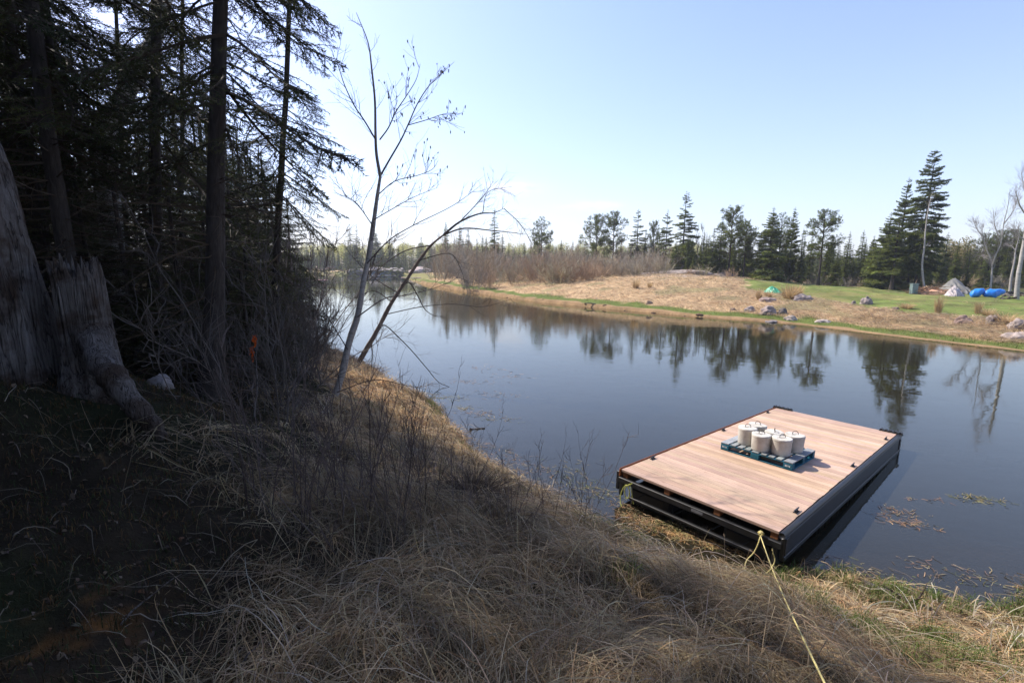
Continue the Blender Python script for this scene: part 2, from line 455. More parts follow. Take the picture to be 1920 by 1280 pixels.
# lawn outline on the far bank
LAWN = np.array([at_z(*p, 1.0)[:2] for p in [(1395, 556), (1500, 562), (1590, 571), (1700, 581), (1800, 588), (1920, 598)]])
LAWN = np.concatenate([LAWN, np.array([(34, 22), (60, 20), (90, 60), (70, 75)]), np.array([at_z(x, y, 1.15)[:2] for x, y in [(1700, 542), (1500, 540), (1395, 545)]])])
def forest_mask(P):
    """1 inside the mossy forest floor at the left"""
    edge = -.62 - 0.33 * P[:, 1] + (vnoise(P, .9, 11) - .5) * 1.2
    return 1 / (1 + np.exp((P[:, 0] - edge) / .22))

def hit0(px, py): return hit(px, py)[:2]
def make_ground():
    na = 900
    # finer rays ahead of the camera than behind it
    a1 = np.linspace(R(-62), R(62), 640, endpoint=False); a2 = np.linspace(R(62), R(298), 130, endpoint=False)
    ang = np.concatenate([a1, a2]); na = len(ang)
    rr = [0.25]
    while rr[-1] < 900: rr.append(rr[-1] * (1.013 if 1.5 < rr[-1] < 18 else 1.0036 if 18 <= rr[-1] < 95 else 1.04))
    rr = np.array(rr); nr = len(rr)
    P = np.stack([np.sin(ang)[None] * rr[:, None], np.cos(ang)[None] * rr[:, None]], -1).reshape(-1, 2)
    z, s, near, ins = terrain(P, True)
    V = np.concatenate([np.column_stack([P, z]), [[0, 0, tz(0, 0)]]])
    i = np.arange(nr - 1)[:, None] * na; j = np.arange(na)[None]; j2 = (j + 1) % na
    Q = np.stack([i + j, i + na + j, i + na + j2, i + j2], -1).reshape(-1, 4)
    T = np.stack([np.full(na, nr * na), np.arange(na), (np.arange(na) + 1) % na], -1)
    # what grows or lies where, with some sunlit tones painted in
    n1, n2, n3 = vnoise(P, .8, 21), vnoise(P, 3., 22), vnoise(P, .25, 23)
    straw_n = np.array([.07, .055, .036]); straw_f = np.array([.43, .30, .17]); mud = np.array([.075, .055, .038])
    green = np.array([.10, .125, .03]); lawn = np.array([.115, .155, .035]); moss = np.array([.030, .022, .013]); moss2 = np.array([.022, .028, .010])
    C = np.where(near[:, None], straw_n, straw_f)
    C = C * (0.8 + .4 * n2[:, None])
    fleck_xy = hit0(130, 1190)
    def blend(mask, col):
        nonlocal C
        mk = np.clip(mask, 0, 1)[:, None]; C = C * (1 - mk) + col * mk
    blend(near * (~ins) * np.clip((P[:, 1] - 7.2) / 2.5, 0, 1) * (s < 4.5), np.array([.30, .20, .11]) * (.7 + .5 * n2[:, None]))  # soil colour lightened to tan where the bank lies in sun
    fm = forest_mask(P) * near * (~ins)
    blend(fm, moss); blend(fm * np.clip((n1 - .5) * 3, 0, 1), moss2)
    blend(near * np.clip((P[:, 0] - 2.2) / .8, 0, 1) * (s < 4) * (P[:, 1] < 9), np.array([.32, .235, .14]) * (.7 + .5 * n2[:, None]))  # lighter soil again, painting the sunlit right end of the bank
    blend(np.exp(-((P - fleck_xy) ** 2).sum(1) / .3 ** 2) * np.clip(vnoise(P, 9, 71) * 3 - 1.3, 0, .8), np.array([.16, .075, .022]))  # orange moss patch whose warm tone paints in a sun fleck
    blend(near * (P[:, 0] > 2.6) * (s < 2.6) * np.clip((n2 - .42) * 3, 0, .75), green * .8)
    blend(near * (s < .22), mud)
    far = ~near & ~ins
    wob = (n1 - .5) * 1.2
    blend(far * np.clip((2.1 + wob - s) / .5, 0, 1), green * 1.05)
    blend(far * np.clip((.55 + wob * .6 - s) / .25, 0, 1), np.array([.26, .17, .09]))
    blend(far * np.clip((n2 - .5) * 3, 0, .9) * (s > 2) * (n1 > .35), straw_f * np.array([.62, .56, .52]))
    blend(far * np.clip((vnoise(P, .45, 26) - .6) * 5, 0, .7) * (s > 3), np.array([.2, .19, .09]))
    lw = inside(P + (np.stack([n2, n1], 1) - .5) * 1.6, LAWN)
    blend(lw * far * (.9), lawn * (0.6 + .7 * n1[:, None]) * (.85 + .3 * n2[:, None]))
    blend(lw * far * np.clip((vnoise(P, .5, 27) - .62) * 4, 0, .5), np.array([.24, .2, .08]))
    cove = far & (P[:, 0] < -14) & (P[:, 1] > 95)
    blend(cove * np.clip((9 + wob * 3 - s) / 4, 0, .85), np.array([.15, .15, .04]))
    back = far & (s > 34 + 10 * n3)
    blend(back * .85, np.array([.05, .05, .022]))
    rock = far * np.clip(1.5 - np.hypot((P[:, 0] - 24) / 8.5, (P[:, 1] - 63) / 7) + (n1 - .5) * 1.0, 0, 1)
    blend(rock * (n2 > .3) * .8, np.array([.36, .33, .30]))
    blend(ins * np.clip(s * 4, 0, 1), np.array([.06, .038, .018]) * (0.6 + .9 * n2[:, None]))
    blend(ins * near * np.clip((1.3 - s), 0, 1), np.array([.22, .125, .05]) * (0.6 + .9 * n2[:, None]))
    blend(ins * ~near * np.clip((1.2 - s) / .6, 0, 1), np.array([.24, .155, .08]) * (.75 + .5 * n2[:, None]))
    blend(ins * np.clip((s - 1.2) / 2, 0, 1), np.array([.012, .014, .012]))
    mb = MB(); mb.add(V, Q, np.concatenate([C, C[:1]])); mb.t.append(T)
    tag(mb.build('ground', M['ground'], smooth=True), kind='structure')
make_ground()
wm = MB()
wm.add([(-400, -300, 0), (400, -300, 0), (400, 400, 0), (-400, 400, 0)], [(0, 1, 2, 3)])
# cover only the pond: a sheet a little larger than its outline
wm = MB()
gx = np.linspace(-160, 125, 96); gy = np.linspace(-45, 175, 74)
X, Y = np.meshgrid(gx, gy); V = np.column_stack([X.ravel(), Y.ravel(), np.zeros(X.size)])
nx = len(gx); i = (np.arange(len(gy) - 1)[:, None] * nx + np.arange(nx - 1)[None]).ravel()
Q = np.stack([i, i + 1, i + nx + 1, i + nx], -1)
cen = V[Q].mean(1)[:, :2]
keep = inside(cen, POLY) | (np.minimum(segdist(cen, NEAR), segdist(cen, FAR)) < 3.4)
wm.add(V, Q[keep])
tag(wm.build('water', M['water'], smooth=True), kind='structure')

# fast lookup of the near bank's height
GX0, GX1, GY0, GY1, GS = -16.0, 10.0, -1.0, 30.0, 0.06
_gx = np.arange(GX0, GX1, GS); _gy = np.arange(GY0, GY1, GS)
_X, _Y = np.meshgrid(_gx, _gy)
_Z, _S, _N, _I = [a.reshape(_X.shape) for a in terrain(np.column_stack([_X.ravel(), _Y.ravel()]), True)]
_S = np.where(_I, -_S, _S)
def look(P, G=None):
    G = _Z if G is None else G
    fx = np.clip((P[..., 0] - GX0) / GS, 0, len(_gx) - 1.01); fy = np.clip((P[..., 1] - GY0) / GS, 0, len(_gy) - 1.01)
    ix, iy = fx.astype(int), fy.astype(int); u, v = fx - ix, fy - iy
    return (G[iy, ix] * (1 - u) + G[iy, ix + 1] * u) * (1 - v) + (G[iy + 1, ix] * (1 - u) + G[iy + 1, ix + 1] * u) * v

# ------------------------------------------------------------------ grasses and litter (stuff)
def in_view(P3, m=120):
    px, py, d = project(P3)
    return (d > .3) & (px > -m) & (px < 1920 + m) & (py > -m) & (py < 1280 + 2.2 * m)
def scatter(n, x0, x1, y0, y1):
    return np.column_stack([rng.uniform(x0, x1, n), rng.uniform(y0, y1, n)])
def palette(n, cols, jit=.18):
    c = np.array(cols)[rng.integers(0, len(cols), n)]
    return c * rng.uniform(1 - jit, 1 + jit, (n, 1)) * rng.uniform(.94, 1.06, (n, 3))
DRY = [tuple(np.array(c) * (1.36, 1.25, 1.02)) for c in [(.38, .325, .25), (.32, .275, .21), (.45, .38, .28), (.22, .17, .115), (.30, .225, .145), (.41, .36, .28), (.17, .135, .1), (.36, .3, .2)]]
TAN = [(.60, .41, .22), (.52, .34, .17), (.64, .46, .27), (.40, .25, .13), (.55, .41, .25)]  # straw colours with the sunlit tone already in them

def blades(mb, p, az, L, H, w, K, cols, bend=1.0, curl=.25):
    """arched blades that rise by H and come down to the ground again"""
    n = len(p); t = np.linspace(0, 1, K)[None]
    kk = rng.uniform(.2, .8, (n, 1)); kink = np.where(rng.random((n, 1)) < .45, rng.normal(0, .9, (n, 1)), 0)
    a = az[:, None] + curl * rng.normal(0, 1, (n, 1)) * t ** 2 + kink * (t > kk)
    dx = np.cumsum(np.cos(a), 1) / K; dy = np.cumsum(np.sin(a), 1) / K
    hx = L[:, None] * (dx - dx[:, :1]); hy = L[:, None] * (dy - dy[:, :1])
    xy = np.stack([p[:, :1] + hx, p[:, 1:2] + hy], -1)
    z = look(xy) + H[:, None] * np.sin(math.pi * np.minimum(t * bend, 1.0)) ** .8 * np.where((kink != 0) & (t > kk), .55, 1) + rng.normal(0, .008, (n, K)) + .004
    P = np.concatenate([xy, z[..., None]], -1)
    side = unit(np.stack([-np.sin(az), np.cos(az), rng.normal(0, .5, n)], -1))
    Wd = w[:, None] * np.array([1, 1, .95, .85, .65, .2])[np.linspace(0, 5, K).astype(int)][None]
    strips(mb, P, Wd, side, cols)

def near_grass():
    mb = MB()
    def field(dens, per, dmin, dmax, wmul, K):
        area = 17 * 17
        T = scatter(int(dens * area), -9, 8, .6, 17.6)
        d = np.hypot(T[:, 0], T[:, 1])
        s = look(T, _S); f = forest_mask(T)
        P3 = np.column_stack([T, look(T)])
        k = (s > .06) & (d >= dmin) & (d < dmax) & in_view(P3, 200) & (rng.random(len(T)) > f * .985)
        k2 = (T[k][:, 0] < 1.2) | (T[k][:, 0] > 3.3) | (s[k] > .32)
        T, s, f = T[k][k2], s[k][k2], f[k][k2]
        grassy = np.where(T[:, 0] > 2.3, .75, 1.0) * np.where((T[:, 0] > 2.6) & (s < 1.3), .9, 1)
        keep = rng.random(len(T)) < grassy
        T, s = T[keep], s[keep]
        n = len(T)
        size = rng.uniform(.45, 1.25, n) * (.55 + .9 * vnoise(T, .9, 33)) * np.where(T[:, 0] > 2.6, .55, 1.0)
        flow = np.arctan2(.75, .66) + (vnoise(T, .55, 31) - .5) * 4.2
        pi = np.repeat(np.arange(n), per); m = len(pi)
        az = flow[pi] + rng.normal(0, 1.05, m)
        p = T[pi] + rng.normal(0, .07, (m, 2)) * size[pi][:, None]
        L = rng.uniform(.25, .85, m) * size[pi]; H = L * rng.uniform(.03, .30, m)
        tan = np.maximum(np.clip((T[:, 1] - 7.5) / 3, 0, 1) * .8, np.clip((T[:, 0] - 2.2) / .8, 0, 1) * .6)[pi]; tan = (rng.random(m) < tan) * 1.0  # sunlit straw colours picked for the sunny stretches
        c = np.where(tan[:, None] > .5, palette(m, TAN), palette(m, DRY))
        tuft = (rng.uniform(.8, 1.15, n) * (.52 + .95 * vnoise(T, 1.7, 34)))[pi][:, None]
        blades(mb, p, az, L, H, rng.uniform(.003, .0078, m) * wmul, K, c * tuft, bend=rng.uniform(.8, 1.1, (m, 1)))
        # loose flattened straw between the tussocks
        m2 = m // 3
        q = T[rng.integers(0, n, m2)] + rng.normal(0, .22, (m2, 2))
        L = rng.uniform(.2, .7, m2)
        blades(mb, q, rng.uniform(0, 6.28, m2), L, L * rng.uniform(.0, .12, m2), rng.uniform(.0025, .005, m2) * wmul, K,
               palette(m2, DRY, .3) * 1.08, curl=.4)
        # long pale straws lying over everything, several in a sheaf
        ns = n // 5; c0 = T[rng.integers(0, n, ns)]; a0 = rng.uniform(0, 6.28, ns); pi = np.repeat(np.arange(ns), 7); m5 = len(pi)
        q = c0[pi] + rng.normal(0, .06, (m5, 2)); L = rng.uniform(.35, .95, m5)
        blades(mb, q, a0[pi] + rng.normal(0, .35, m5), L, L * rng.uniform(.05, .32, m5), rng.uniform(.004, .007, m5) * wmul, K + 1,
               palette(m5, [(.56, .48, .36), (.50, .41, .29), (.60, .54, .42), (.46, .36, .23)], .15), bend=rng.uniform(.75, 1.05, (m5, 1)), curl=.5)
        # matted thatch of short broken pieces
        m4 = int(m * 1.1)
        q = T[rng.integers(0, n, m4)] + rng.normal(0, .16, (m4, 2)); L = rng.uniform(.03, .17, m4)
        blades(mb, q, rng.uniform(0, 6.28, m4), L, rng.uniform(.0, .06, m4), rng.uniform(.003, .008, m4) * np.where(rng.random(m4) < .12, 2.2, 1) * wmul, 4,
               palette(m4, DRY + [(.2, .12, .07), (.12, .09, .06), (.12, .11, .05)], .3) * .9, curl=.6)
        # a few upright stalks
        m3 = n // 2
        q = T[rng.integers(0, n, m3)] + rng.normal(0, .1, (m3, 2))
        L = rng.uniform(.08, .3, m3)
        blades(mb, q, rng.uniform(0, 6.28, m3), L, rng.uniform(.2, .55, m3), rng.uniform(.002, .0035, m3) * wmul, K,
               palette(m3, DRY, .3), bend=.55, curl=.5)
    field(38, 36, 0, 5.2, .72, 7)
    field(34, 30, 5.2, 9.5, 1.35, 6)
    field(24, 30, 9.5, 18, 1.9, 5)
    o = mb.build('dry_grass', M['straw'])
    tag(o, 'matted dead grass lying over the shaded near bank', 'grass', kind='stuff')
near_grass()

def green_bits():
    mb = MB()
    T = scatter(8500, -6, 8, 1.5, 15)
    s = look(T, _S)
    want = ((T[:, 0] > 2.4) & (s > .03) & (s < 2.4) & (vnoise(T, 1.3, 41) > .44)) | ((s > .02) & (s < .3) & (T[:, 1] > 9) & (vnoise(T, .8, 42) > .5)) | ((s > .2) & (vnoise(T, 1.1, 43) > .79) & (forest_mask(T) < .3))
    T = T[want]; n = len(T); per = 26
    pi = np.repeat(np.arange(n), per); m = len(pi)
    p = T[pi] + rng.normal(0, .05, (m, 2))
    L = rng.uniform(.05, .2, m)
    blades(mb, p, rng.uniform(0, 6.28, m), L, rng.uniform(.04, .17, m), rng.uniform(.003, .006, m), 4,
           palette(m, [(.09, .15, .025), (.13, .18, .04), (.17, .2, .06), (.2, .19, .08)]), bend=.62)
    tag(mb.build('green_grass', M['green_grass']), 'fresh green grass sprouting along the near water edge', 'grass', kind='stuff')
green_bits()

def floor_litter():
    mb = MB()
    T = scatter(60000, -12, 1.5, .6, 16)
    f = forest_mask(T); s = look(T, _S)
    P3 = np.column_stack([T, look(T)])
    T = T[(rng.random(len(T)) < f) & (s > .3) & in_view(P3)]
    n = len(T)
    # curled dead leaves
    q = T[: n // 5]; m = len(q); az = rng.uniform(0, 6.28, m); L = rng.uniform(.015, .055, m)
    d = np.stack([np.cos(az), np.sin(az), rng.normal(0, .35, m)], -1); sd = unit(np.stack([-np.sin(az), np.cos(az), rng.normal(0, .4, m)], -1))
    b = np.column_stack([q, look(q) + .012])
    P = np.stack([b, b + d * L[:, None] * .35 + [0, 0, .008], b + d * L[:, None] * .7 + [0, 0, .01], b + d * L[:, None]], 1)
    Wd = L[:, None] * np.array([.15, .6, .5, .06])[None]
    strips(mb, P, Wd, sd, palette(m, [(.10, .065, .04), (.13, .09, .055), (.06, .04, .026), (.17, .13, .09), (.08, .06, .045), (.12, .06, .03)], .3))
    # moss and low shoots
    q = T[n // 5:]; per = 5; pi = np.repeat(np.arange(len(q)), per); m = len(pi)
    p = q[pi] + rng.normal(0, .03, (m, 2)); L = rng.uniform(.015, .06, m)
    blades(mb, p, rng.uniform(0, 6.28, m), L, rng.uniform(.01, .06, m), rng.uniform(.003, .006, m), 4,
           palette(m, [(.05, .045, .02), (.035, .05, .015), (.09, .05, .02), (.06, .06, .022), (.13, .075, .028)], .35), bend=.7)
    # thin dead grass and twigs lying about
    q = T[rng.integers(0, n, 2600)]; m = len(q); L = rng.uniform(.08, .5, m)
    blades(mb, q, rng.uniform(0, 6.28, m), L, L * rng.uniform(.02, .3, m), rng.uniform(.0025, .006, m), 6,
           palette(m, [(.2, .16, .11), (.28, .23, .17), (.1, .075, .05)], .3), curl=.5)
    tag(mb.build('leaf_litter', M['litter']), 'dark mossy forest floor litter of dead leaves and twigs', 'litter', kind='stuff')
floor_litter()

def far_grass():
    mb = MB()
    # dry blades over the far bank, combed by the wind
    n = 150000
    px = rng.uniform(800, 1990, n); py = rng.uniform(505, 662, n)
    T = np.array([at_z(a, b, .8)[:2] for a, b in zip(px, np.maximum(py, 518))])
    T += rng.normal(0, .6, T.shape)
    z, s, near, ins = terrain(T, True)
    lw = inside(T, LAWN); n2 = vnoise(T, .7, 51)
    k = ~near & ~ins & (s > 1.6) & (s < 24) & (T[:, 1] < 105) & (~lw | (rng.random(n) < .012))
    T, z, s, n2 = T[k], z[k], s[k], n2[k]; n = len(T)
    d = np.hypot(T[:, 0], T[:, 1])
    az = 2.6 + (vnoise(T, .3, 52) - .5) * 4 + rng.normal(0, .7, n)
    L = rng.uniform(.3, .8, n); H = rng.uniform(.02, .2, n) * (.5 + n2)
    K = 4; t = np.linspace(0, 1, K)[None]
    xy = T[:, None, :] + np.stack([np.cos(az), np.sin(az)], -1)[:, None, :] * (L[:, None] * t)[..., None]
    zz = z[:, None] + H[:, None] * np.sin(t * math.pi * .9) + .02
    side = unit(np.stack([-np.sin(az), np.cos(az), rng.normal(0, .6, n)], -1))
    w = np.clip(d * .00055, .008, .05)[:, None] * np.array([1, 1, .8, .3])[None]
    c = palette(n, [(.53, .39, .24), (.48, .35, .21), (.58, .45, .30), (.34, .24, .15), (.45, .36, .24), (.30, .25, .14)], .25) * (.68 + .55 * vnoise(T, .9, 53))[:, None]
    strips(mb, np.concatenate([xy, zz[..., None]], -1), w, side, c)
    tag(mb.build('straw_grass', M['straw']), 'pale flattened straw grass covering the far bank', 'grass', kind='stuff')
    mb = MB()
    n = 70000
    px = rng.uniform(760, 1990, n); py = rng.uniform(535, 664, n)
    T = np.array([at_z(a, b, .15)[:2] for a, b in zip(px, py)]) + rng.normal(0, .3, (n, 2))
    z, s, near, ins = terrain(T, True)
    wob = (vnoise(T, .8, 21) - .5) * 1.2
    k = ~near & ~ins & (s > .45 + wob * .5) & (s < 2.2 + wob)
    T, z = T[k], z[k]; n = len(T); d = np.hypot(T[:, 0], T[:, 1])
    az = rng.uniform(0, 6.28, n); L = rng.uniform(.04, .14, n); H = rng.uniform(.04, .13, n)
    xy = T[:, None, :] + np.stack([np.cos(az), np.sin(az)], -1)[:, None, :] * (L[:, None] * t)[..., None]
    zz = z[:, None] + H[:, None] * np.sin(t * math.pi * .6)
    side = unit(np.stack([-np.sin(az), np.cos(az), rng.normal(0, .4, n)], -1))
    w = np.clip(d * .0006, .01, .05)[:, None] * np.array([1, .9, .7, .3])[None]
    strips(mb, np.concatenate([xy, zz[..., None]], -1), w, side, palette(n, [(.13, .17, .035), (.17, .2, .05), (.22, .22, .08), (.3, .25, .12)], .2))
    tag(mb.build('shore_grass', M['green_grass']), 'short green grass strip along the far waterline', 'grass', kind='stuff')
far_grass()

def weeds():
    mb = MB()
    spots = []   # (px, py, rx, ry, n, colours)
    red = [(.25, .14, .08), (.32, .2, .11), (.18, .11, .06), (.3, .24, .14)]
    wet = [(.34, .2, .08), (.26, .15, .06), (.4, .27, .12), (.18, .1, .05), (.22, .19, .08)]
    grn = [(.12, .13, .04), (.2, .17, .07), (.26, .2, .1)]
    for px, py, rx, ry, n, c in [(880, 715, .9, .35, 260, red), (930, 740, .9, .3, 300, red), (905, 690, .9, .3, 160, red), (960, 705, .8, .25, 120, red),
                                 (905, 775, .6, .25, 260, red), (940, 785, .5, .15, 200, grn), (830, 745, .7, .12, 500, grn), (868, 765, .3, .1, 260, grn), (800, 738, .6, .1, 300, grn),
                                 (900, 835, .5, .3, 260, red), (955, 860, .5, .3, 220, red), (1000, 880, .5, .25, 200, red), (1080, 905, .6, .25, 420, grn), (1120, 925, .5, .25, 500, grn),
                                 (1060, 880, .5, .3, 260, grn), (1675, 958, .3, .12, 330, red), (1692, 975, .3, .1, 260, red), (1712, 985, .2, .06, 160, red),
                                 (1836, 935, .36, .08, 620, grn), (1715, 936, .12, .05, 60, red), (1760, 939, .15, .05, 80, red), (1762, 994, .12, .06, 50, red), (1715, 1055, .2, .1, 60, red),
                                 (1790, 1075, .5, .16, 260, red), (1860, 1095, .5, .15, 320, grn), (1560, 1052, .3, .1, 160, red), (1645, 1075, .4, .1, 220, grn),
                                 (1200, 975, .3, .15, 520, red), (1260, 985, .35, .12, 520, grn), (1310, 1000, .25, .1, 320, red), (1180, 950, .25, .15, 300, red), (1215, 985, .22, .15, 1500, wet), (1270, 1003, .22, .12, 1500, wet), (1330, 1018, .2, .1, 1300, wet), (1180, 968, .2, .15, 1000, wet), (1390, 1034, .15, .08, 700, wet)]:
        c0 = at_z(px, py, 0)[:2]
        n = int(n * .42); p = c0 + np.column_stack([rng.normal(0, rx, n), rng.normal(0, ry, n)]) * .5 + np.column_stack([rng.normal(0, rx * .3, n)] * 2) * [[.6, -.8]]
        az = rng.uniform(0, 6.28, n); L = rng.uniform(.02, .11, n) * (1 + .05 * c0[1])
        K = 4; t = np.linspace(0, 1, K)[None]
        a = az[:, None] + rng.normal(0, .8, (n, 1)) * t
        xy = p[:, None, :] + np.stack([np.cos(a), np.sin(a)], -1) * (L[:, None] * t)[..., None]
        z = np.full((n, K, 1), .004 if c is not wet else -.004) + np.where(rng.random((n, 1, 1)) < .45, rng.uniform(0, .01, (n, 1, 1)), rng.uniform(-.12, -.01, (n, 1, 1)))
        side = unit(np.stack([-np.sin(az), np.cos(az), rng.normal(0, .3, n)], -1))
        strips(mb, np.concatenate([xy, z], -1), np.full((n, K), .006) * (1 + .06 * c0[1]), side, palette(n, c, .3))
    tag(mb.build('floating_weeds', M['weed']), 'brown and green weeds floating at the pond edges', 'water weeds', kind='stuff')
weeds()
# ------------------------------------------------------------------ conifers
NEEDLE = np.array([(.034, .048, .015), (.044, .058, .017), (.058, .068, .020), (.026, .040, .015)])
WOOD = np.array((.045, .034, .026))

def needles_on(g, mb, P, step, ln, wd, cols, flat=.5, per=2):
    """needle sprays along twigs P (N,K,3)"""
    N, K, _ = P.shape
    seg = P[:, 1:] - P[:, :-1]; sl = np.linalg.norm(seg, axis=2)
    cnt = np.maximum(1, np.round(sl / step)).astype(int).ravel()
    idx = np.repeat(np.arange(N * (K - 1)), cnt * per)
    f = g.random(len(idx))[:, None]
    a = P[:, :-1].reshape(-1, 3)[idx]; s = seg.reshape(-1, 3)[idx]
    T = unit(s); p = a + s * f
    sd = g.normal(0, 1, (len(idx), 3)); sd[:, 2] *= flat
    sd = unit(sd - T * (sd * T).sum(1, keepdims=True))
    l = ln * g.uniform(.6, 1.25, (len(idx), 1))
    tip = p + unit(T * .75 + sd) * l
    cr = unit(np.cross(T, sd) * .35 + T) * wd
    V = np.stack([p - cr, p + cr, tip], 1).reshape(-1, 3)
    c = np.repeat(cols[(idx // (K - 1))] * g.uniform(.75, 1.25, (len(idx), 1)), 3, axis=0)
    mb.add(V, np.arange(len(V)).reshape(-1, 3), c)

def spruce_bough(seed, step=.012, fine=True, droop=.5, nsec=26, ln=.024, wd=.0035, hang=.25):
    """bough of unit length along +x"""
    g = np.random.default_rng(seed); mb = MB()
    K = 9; t = np.linspace(0, 1, K)
    ax = np.stack([t, .05 * np.sin(t * 5 + seed), -droop * .42 * t ** 1.5 + .2 * droop * t ** 4], -1)[None]
    tubes(mb, ax, (.011 * (1 - t) + .002)[None], 3, WOOD)
    n = nsec; ts = np.linspace(.12, .97, n) + g.normal(0, .01, n)
    st = np.stack([np.interp(ts, t, ax[0, :, i]) for i in range(3)], -1)
    sgn = np.where(np.arange(n) % 2, 1., -1.); an = g.uniform(.75, 1.1, n)
    d = np.stack([np.cos(an), sgn * np.sin(an), g.normal(-.1, .12, n)], -1)
    L = (.50 * (1 - ts) ** .75 + .07) * g.uniform(.65, 1.15, n) * np.clip(ts * 3, .35, 1)
    S = grow(g, st, d, L, 5, 0, .09, hang)
    tubes(mb, S, taper(np.full(n, .0045), np.full(n, .0012), n, 5), 3, WOOD)
    colS = palette_g(g, n, NEEDLE)
    needles_on(g, mb, S, step, ln, wd, colS)
    tip = ax[:, 4:]
    needles_on(g, mb, tip, step, ln, wd, NEEDLE[:1])
    if fine:
        a, dd, tt, pi = kids(g, S, 5, .15, .95, .6, 1.1)
        dd[:, 2] = dd[:, 2] * .5 - .15
        l = L[pi] * g.uniform(.18, .42, len(pi)) * (1.1 - tt)
        S2 = grow(g, a, dd, l, 3, 0, .1, hang * 1.4)
        tubes(mb, S2, taper(np.full(len(pi), .0022), np.full(len(pi), .0008), len(pi), 3), 3, WOOD)
        needles_on(g, mb, S2, step, ln, wd, colS[pi])
    return mb.compact()
def palette_g(g, n, cols, jit=.2):
    return np.array(cols)[g.integers(0, len(cols), n)] * g.uniform(1 - jit, 1 + jit, (n, 1))

def pine_bough(seed):
    g = np.random.default_rng(seed); mb = MB()
    K = 7; t = np.linspace(0, 1, K)
    ax = np.stack([t, .08 * np.sin(t * 4 + seed), .06 * np.sin(t * 6 + seed) + .18 * t ** 2], -1)[None]
    tubes(mb, ax, (.02 * (1 - t) + .004)[None], 3, WOOD * 1.2)
    a, d, tt, pi = kids(g, ax, 16, .35, 1, .5, 1.1)
    d[:, 2] += .25
    S = grow(g, a, d, g.uniform(.14, .32, 16), 3, .2, .12)
    tubes(mb, S, taper(np.full(16, .008), np.full(16, .003), 16, 3), 3, WOOD * 1.2)
    a2, d2, t2, p2 = kids(g, S, 4, .3, 1, .4, 1.0)
    S2 = grow(g, a2, d2, g.uniform(.06, .14, len(a2)), 3, .3, .1)
    for X in (S, S2): needles_on(g, mb, X[:, 1:], .012, .055, .006, palette_g(g, len(X), NEEDLE * 1.7), flat=1, per=3)
    return mb.compact()

def Raz(az, el):
    ca, sa, ce, se = math.cos(az), math.sin(az), math.cos(el), math.sin(el)
    return np.array([[ca, -sa, 0], [sa, ca, 0], [0, 0, 1]]) @ np.array([[ce, 0, -se], [0, 1, 0], [se, 0, ce]])

def spruce_crown(seed, boughs, H, base, rmax, n, shape=.85, gap=.0, low=-.35, top=.6, dead=0, tint=1.0, lower=0.0):
    """crown as one mesh: boughs in loose whorls, shorter towards the top"""
    g = np.random.default_rng(seed); mb = MB()
    lob = g.uniform(.7, 1.15, 9)
    hs = np.sort(g.random(n) ** .9)
    az = 0.0
    for i, u in enumerate(hs):
        az += 2.4 + g.normal(0, .4)
        if g.random() < gap: continue
        z = base + (H - base) * u * .985
        r = rmax * ((1 - u) ** shape + .03) * g.uniform(.62, 1.12) * lob[int((az % 6.283) / 6.284 * 9)]
        if lower: r *= min(1, .55 + u / lower)
        el = low + (top - low) * u ** 1.3 + g.normal(0, .1)
        b = boughs[g.integers(len(boughs))]
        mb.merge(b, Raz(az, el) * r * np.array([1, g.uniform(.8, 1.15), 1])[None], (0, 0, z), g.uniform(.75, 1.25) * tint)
    # leader
    tubes(mb, np.array([[(0, 0, H * .9), (0, 0, H)]]), np.array([[.02, .006]]), 3, WOOD)
    if dead:
        m = dead; st = np.column_stack([np.zeros(m), np.zeros(m), g.uniform(.05, .98, m) * base + .3])
        a = g.uniform(0, 6.28, m); d = np.stack([np.cos(a), np.sin(a), g.uniform(-.35, .15, m)], -1)
        P = grow(g, st, d, g.uniform(.35, 1.0, m) * rmax * .85, 5, 0, .1, .2)
        tubes(mb, P, taper(np.full(m, .012), np.full(m, .003), m, 5), 3, WOOD * 1.3)
        a2, d2, t2, p2 = kids(g, P, 5, .25, 1, .4, 1.1)
        P2 = grow(g, a2, d2, g.uniform(.15, .5, len(a2)), 4, 0, .15, .35)
        tubes(mb, P2, taper(np.full(len(a2), .005), np.full(len(a2), .0015), len(a2), 4), 3, WOOD * 1.3)
    return mb
def pine_crown(seed, boughs, H, base, rmax, n):
    g = np.random.default_rng(seed); mb = MB()
    az = 0.0
    for u in np.sort(g.random(n)):
        az += 2.4 + g.normal(0, .7)
        z = base + (H - base) * u * .97
        r = rmax * (np.sin(math.pi * (.2 + .74 * u)) ** .8) * g.uniform(.45, 1.15)
        mb.merge(boughs[g.integers(len(boughs))], Raz(az, -.1 + .75 * u + g.normal(0, .18)) * r, (0, 0, z), g.uniform(.75, 1.25))
    return mb
def trunk_mesh(seed, H, r0, r1, mat, wob=.04, sides=9, K=14, path=None):
    g = np.random.default_rng(seed)
    z = np.linspace(-.25, H, K)
    P = np.stack([np.cumsum(g.normal(0, wob, K)) * .25, np.cumsum(g.normal(0, wob, K)) * .25, z], -1)
    P[:, :2] -= P[1, :2]
    t = np.linspace(0, 1, K)
    rr = r0 * (1 - t) + r1 * t; rr[0] *= 1.5; rr[1] *= 1.2
    mb = MB(); tubes(mb, P[None], rr[None], sides)
    return mb.mesh('trunk', mat, True)

NEARB = [spruce_bough(100 + i, droop=.75, hang=.4) for i in range(4)]
MIDB = [spruce_bough(200 + i, step=.02, fine=False, nsec=30, ln=.085, wd=.018, droop=.55) for i in range(4)]
LOWB = [spruce_bough(300 + i, step=.06, fine=False, nsec=18, ln=.15, wd=.045, droop=.5) for i in range(3)]
PINEB = [pine_bough(400 + i) for i in range(4)]

